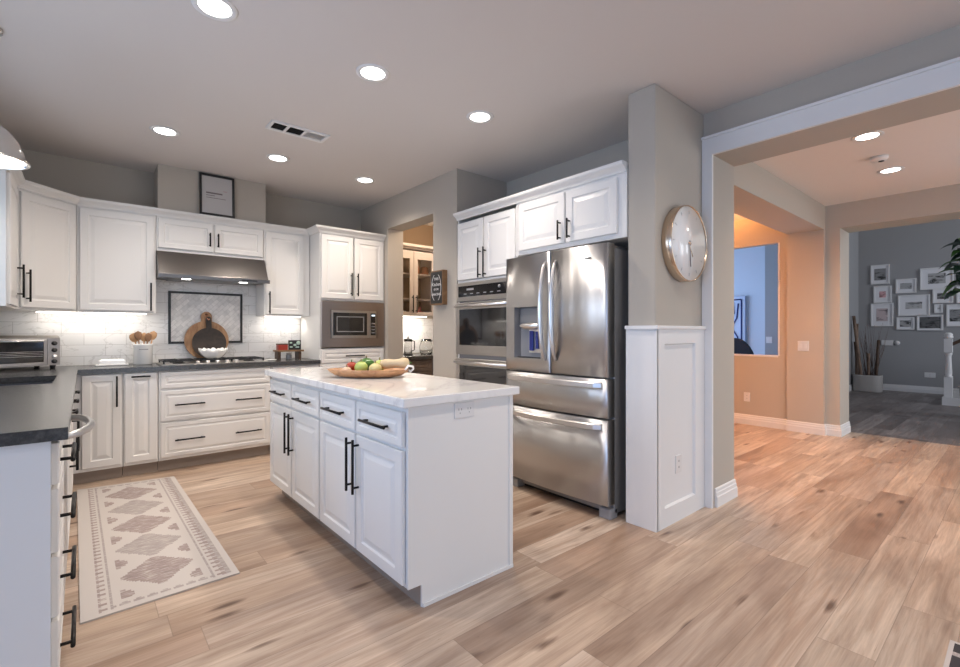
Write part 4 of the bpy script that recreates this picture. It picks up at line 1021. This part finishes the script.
# ------------------------------------------------------------------ living room glimpsed through the nook window
r = thing('canvas_painting', 'tall pale canvas with blue line drawing beyond the nook window', 'painting', (10.37, 4.0, .8))
F = FRt(10.4); PA, PB, PZ0, PZ1 = 3.79, 4.75, .75, 1.95
B(PA, PB, PZ0, PZ1, .002, .06, F=F, bev=.004).build('canvas', 'canvas', r)
mb = MB()
def ln(pts): mb.tube([F.p(a, b, .0615) for a, b in pts], .014, 6)
ln([(3.86, .82), (3.86, 1.88)]); ln([(3.86, 1.88), (4.2, 1.88), (4.66, 1.88)]); ln([(4.66, 1.88), (4.66, .82)]); ln([(4.66, .82), (3.86, .82)])
ln([(3.92, 1.8), (3.95, 1.5), (4.05, 1.3), (3.93, 1.1), (3.98, .9)]); ln([(4.02, 1.82), (4.0, 1.6), (4.12, 1.45), (4.02, 1.25), (4.1, 1.0), (4.0, .86)]); ln([(4.2, 1.8), (4.3, 1.4), (4.2, 1.1), (4.4, .9)])
mb.build('drawing', 'blueink', r)
AX, AY = 8.9, 3.32
r = thing('armchair', 'dark round-backed armchair beyond the nook window', 'armchair', (AX, AY, 0))
MB().box(AX-.3, AX+.3, AY-.05, AY+.55, .25, .46, bev=.05, seg=3).build('seat', 'charcoal', r)
mb = MB(); pts = []
for k in range(17):
    t = math.pi*k/16; pts.append((AX+.33, AY+.25-.36*math.cos(t), .55+.55*math.sin(t)))
rings = []
for dx in (-.06, .06): rings.append([Vector((p[0]+dx, p[1], p[2])) for p in pts])
mb.loft(rings); mb.build('backrest', 'charcoal', r)
for sy in (-.07, .57): MB().tube([(AX-.28, AY+sy, .60), (AX, AY+sy, .64), (AX+.33, AY+sy, .72)], .045, 10).build('armrest', 'charcoal', r)
for sx in (-.26, .26):
    for sy in (0, .5): MB().tube([(AX+sx, AY+sy, .25), (AX+sx, AY+sy, 0)], [.022, .014], 8).build('leg', 'darkwood', r)

# ------------------------------------------------------------------ foyer: photo gallery
def photo_mat(seed, lo, hi, warm=0.):
    m = mat('photo_print_%d' % seed, (.3, .3, .3), .5); k = NT(m); v, s = k.coords()
    n = k.noise(k.comb(k.math('MULTIPLY', s[1], 7.), k.math('MULTIPLY', s[2], 16.), float(seed)*3.7), 1., 5, .65, .8)
    g = k.math('ADD', n, k.math('MULTIPLY', s[2], .25))
    hi *= .8
    c1, c2 = (lo*(1+warm*2), lo, lo), (hi*(1+warm), hi*(1-warm*.3), hi*(1-warm*.2))
    k.l(k.ramp(g, [(.42, c1), (.56, c2)]), k.b.inputs['Base Color']); return m
GA = 'framed photos on the foyer wall'
PH = [  # label, Y, Z, width, height, photo share w, h, lo, hi, warm
 ('white photo frame at the top of the gallery\'s left column, dark square photo', 2.04, 2.415, .321, .428, .62, .60, .03, .35, 0),
 ('small white photo frame with a reddish picture, middle of the left column', 2.0, 1.994, .304, .373, .36, .36, .15, .60, .45),
 ('white photo frame with a pale pinkish picture, bottom of the left column', 2.009, 1.569, .384, .511, .5, .55, .06, .65, .15),
 ('small white photo frame left of the widest upper photo', 1.636, 2.144, .332, .308, .56, .40, .03, .5, 0),
 ('widest upper white photo frame with dark skyline picture, partly behind leaves', 1.188, 2.259, .504, .454, .52, .48, .02, .55, 0),
 ('large white photo frame with a boat-like picture at the gallery centre', 1.519, 1.746, .504, .443, .52, .32, .08, .6, 0),
 ('white photo frame with a dark strip landscape right of centre', 1.101, 1.910, .304, .290, .56, .42, .03, .28, 0),
 ('smallest white photo frame of the gallery, nearly empty mount', 1.162, 1.669, .126, .180, .25, .2, .25, .6, 0),
 ('small white photo frame at the bottom, under the boat-like picture', 1.643, 1.383, .287, .267, .62, .52, .03, .5, 0),
 ('white photo frame filled by a dark seascape, bottom row', 1.284, 1.395, .399, .325, .80, .74, .015, .16, 0),
 ('white photo frame with a grey picture right of the smallest frame', .931, 1.528, .255, .446, .66, .55, .03, .35, 0),
 ('white photo frame cut by the picture edge below the leaves', .798, 1.921, .249, .336, .5, .4, .05, .5, 0)]
for i, (lb, y, z, w_, h_, pw, ph, lo, hi, wm) in enumerate(PH):
    F = Fr((12.73, y, z), (0, -1, 0), (0, 0, 1), (-1, 0, 0))
    r = thing('photo_frame', lb, 'picture frame', (12.73, y, z-h_/2), GA)
    w_ *= .94; h_ *= .94; t = .022; a, b = w_/2, h_/2
    MB().rects(F, -a, a, -b, b, [(0, .001), (0, .03), (t, .03), (t, .014)], True, False).build('frame', 'trimwhite', r)
    B(-a+t-.001, a-t+.001, -b+t-.001, b-t+.001, .012, .015, F=F).build('mount', 'whitemat', r)
    B(-a*pw, a*pw, -b*ph, b*ph, .0152, .017, F=F).build('photo', photo_mat(i+1, lo, hi, wm), r)
# basket with bamboo
r = thing('floor_basket', 'low white woven basket of bamboo poles in the foyer corner', 'basket', (12.2, 2.155, 0))
def wv(t, z): return 1
mb = MB(); rg = []
for k in range(13):
    z = .34*k/12; q = 1+.012*(k % 2)
    rg.append([Vector((12.2+.2*q*(1+.1*z)*math.copysign(abs(math.cos(t))**.6, math.cos(t)), 2.155+.225*q*(1+.1*z)*math.copysign(abs(math.sin(t))**.6, math.sin(t)), z)) for t in [2*math.pi*j/36 for j in range(36)]])
rg += [[Vector((12.2+(v.x-12.2)*.92, 2.155+(v.y-2.155)*.92, z)) for v in rg[-1]] for z in (.34, .03)]
mb.sm = True; mb.loft(rg); mb.build('wall', 'basket', r)
B(12.06, 12.35, 1.97, 2.34, .031, .26, bev=.03).build('filling', 'soil', r)
ST = [('thick leaning bamboo pole, tallest in the foyer basket', 2.19, 2.06, 1.56, .028, 'bamboo', 'bamboo_pole'), ('second bamboo pole leaning beside the tallest one', 2.14, 2.155, 1.40, .022, 'bamboo', 'bamboo_pole'),
      ('dark stick at the far left of the foyer basket', 2.24, 2.13, 1.02, .020, 'darkwood', 'bamboo_pole'), ('short bamboo pole upright in the basket middle', 1.98, 1.98, .78, .026, 'bamboo', 'bamboo_pole'),
      ('straight dark stick at the right of the foyer basket', 1.83, 1.87, 1.06, .026, 'darkwood', 'bamboo_pole')]
for i, (lb, yt, yb, zt, rr, m_, nm) in enumerate(ST):
    x = 12.06+.058*i; p0, p1 = Vector((x, yb+.165, .262)), Vector((x+.005, min(yt+.165, 2.36), zt)); mb = MB(); pts = []; rs = []
    N = 5
    for k in range(N):
        for f_, q in ((.02, 1.12), (.08, 1.), (.92, 1.)):
            pts.append(p0.lerp(p1, (k+f_)/N)); rs.append(rr*q)
    mb.tube(pts, rs, 10); tag(mb.build(nm, m_, None, p0), lb, 'bamboo pole' if m_ == 'bamboo' else 'stick', 'poles in the foyer basket')
mb = MB(); rn = random.Random(5)
for k in range(34):
    a = Vector((12.345+rn.random()*.004, 2.06+rn.random()*.18, .262)); b = a+Vector((rn.uniform(.012, .10), rn.uniform(-.22, .20), rn.uniform(.6, 1.2))); b.y = min(b.y, 2.38)
    m_ = a.lerp(b, .5)+Vector((rn.uniform(.0, .01), rn.uniform(-.02, .02), 0)); mb.tube([a, m_, b], [.004, .003, .0015], 5)
o = mb.build('dry_twigs', 'twig', None, (12.2, 2.155, .262)); tag(o, 'spray of thin dry twigs among the bamboo in the basket', 'twigs', None, 'stuff')
# stair railing
NX, NY = 10.95, .883
r = thing('stair_railing', 'white stair railing with turned newel post and dark handrail', 'railing', (NX, NY, 0))
mb = MB(); q = .052
mb.box(NX-q, NX+q, NY-q, NY+q, .132, .46, bev=.004); mb.lathe([(.05, .46), (.056, .475), (.04, .49), (.046, .53), (.036, .80), (.04, .83), (.052, .85), (.04, .87)], (NX, NY, 0), 24)
mb.box(NX-q, NX+q, NY-q, NY+q, .87, 1.10, bev=.004); mb.lathe([(.03, 1.10), (.058, 1.115), (.062, 1.13), (.05, 1.155), (.055, 1.175), (.03, 1.20), (0, 1.205)], (NX, NY, 0), 24)
mb.build('newel_post', 'trimwhite', r)
sl = .62
mb = MB(); rings = []
for t in (.0, 1.25): rings.append([Vector((NX+a, NY-q-t, .985+sl*t+b)) for a, b in ((-.03, 0), (.03, 0), (.034, .035), (.02, .06), (-.02, .06), (-.034, .035))])
mb.loft(rings); mb.build('handrail', 'darkwood', r)
for k in range(8):
    y = NY-.17-.13*k; MB().lathe([(.02, .132+.17*(k//2 if k > 1 else 0)), (.016, .3+.17*(k//2 if k > 1 else 0)), (.014, .985+sl*(.17-q+.13*k)-.002)], (NX, y, 0), 10).build('baluster', 'trimwhite', r)
r2 = MB(); P = [(NY+.07, 0), (NY+.07, .13)]
y = NY-.40; z = .13
for k in range(4): P += [(y, z), (y, z+.17)]; y -= .27; z += .17
P += [(y, z), (y, 0)]
r2.loft([[Vector((x, yy, zz)) for yy, zz in P] for x in (NX-.10, NX+1.1)])
tag(r2.build('staircase', 'trimwhite', None, (NX+.5, NY-.6, 0)), 'white staircase base beneath the turned newel post', 'staircase')

# ------------------------------------------------------------------ potted tree at the frame edge
TX, TY = 9.5, .42
r = thing('potted_tree', 'tall leafy indoor tree reaching into the right frame edge', 'plant', (TX, TY, 0))
MB().lathe([(.17, 0), (.21, .02), (.24, .42), (.25, .44), (.22, .44), (.20, .36)], (TX, TY, 0), 28).build('pot', 'basket', r)
MB().lathe([(.0, .37), (.205, .38), (.0, .4)], (TX, TY, 0), 20).build('soil', 'soil', r)
tr = MB().tube([(TX, TY, .38), (TX+.03, TY-.02, 1.1), (TX-.01, TY+.03, 1.7), (TX+.01, TY, 2.35)], [.03, .026, .02, .01], 10).build('trunk', 'bark', r)
rn = random.Random(11)
LB = []
for k in range(46):
    t = k/46; z = 1.70+.78*t; a = k*2.4; L = rn.uniform(.30, .44)*(1-.25*t); LB.append((z, a, L, rn.uniform(-.5, .25)))
for k, (z, a, L, dr) in enumerate(LB):
    d = Vector((math.cos(a), math.sin(a), 0)); s_ = Vector((-math.sin(a), math.cos(a), 0)); base_ = Vector((TX, TY, z)); tip = rn.uniform(.2, .5)
    mb = MB(); rows = []
    for j in range(9):
        u = j/8; c = base_ + d*(.10+L*u) + Vector((0, 0, .10*math.sin(u*2.2)+dr*L*u*u - tip*.25*u*u)); wd = .135*math.sin(math.pi*min(1, .04+.96*u)**.8)+.003
        rows.append([c - s_*wd + Vector((0, 0, .02*wd/.1)), c, c + s_*wd + Vector((0, 0, .02*wd/.1))])
    V = [[mb.v(p) for p in q] for q in rows]; mb.sm = True
    for j in range(8):
        for i in range(2): mb.face([V[j][i], V[j][i+1], V[j+1][i+1], V[j+1][i]])
    mb.sm = False; mb.tube([base_, base_+d*.05+Vector((0, 0, .01)), base_+d*.105], .005, 6)
    mb.build('leaf', 'leafbright' if k % 4 == 3 else 'leaf', r)
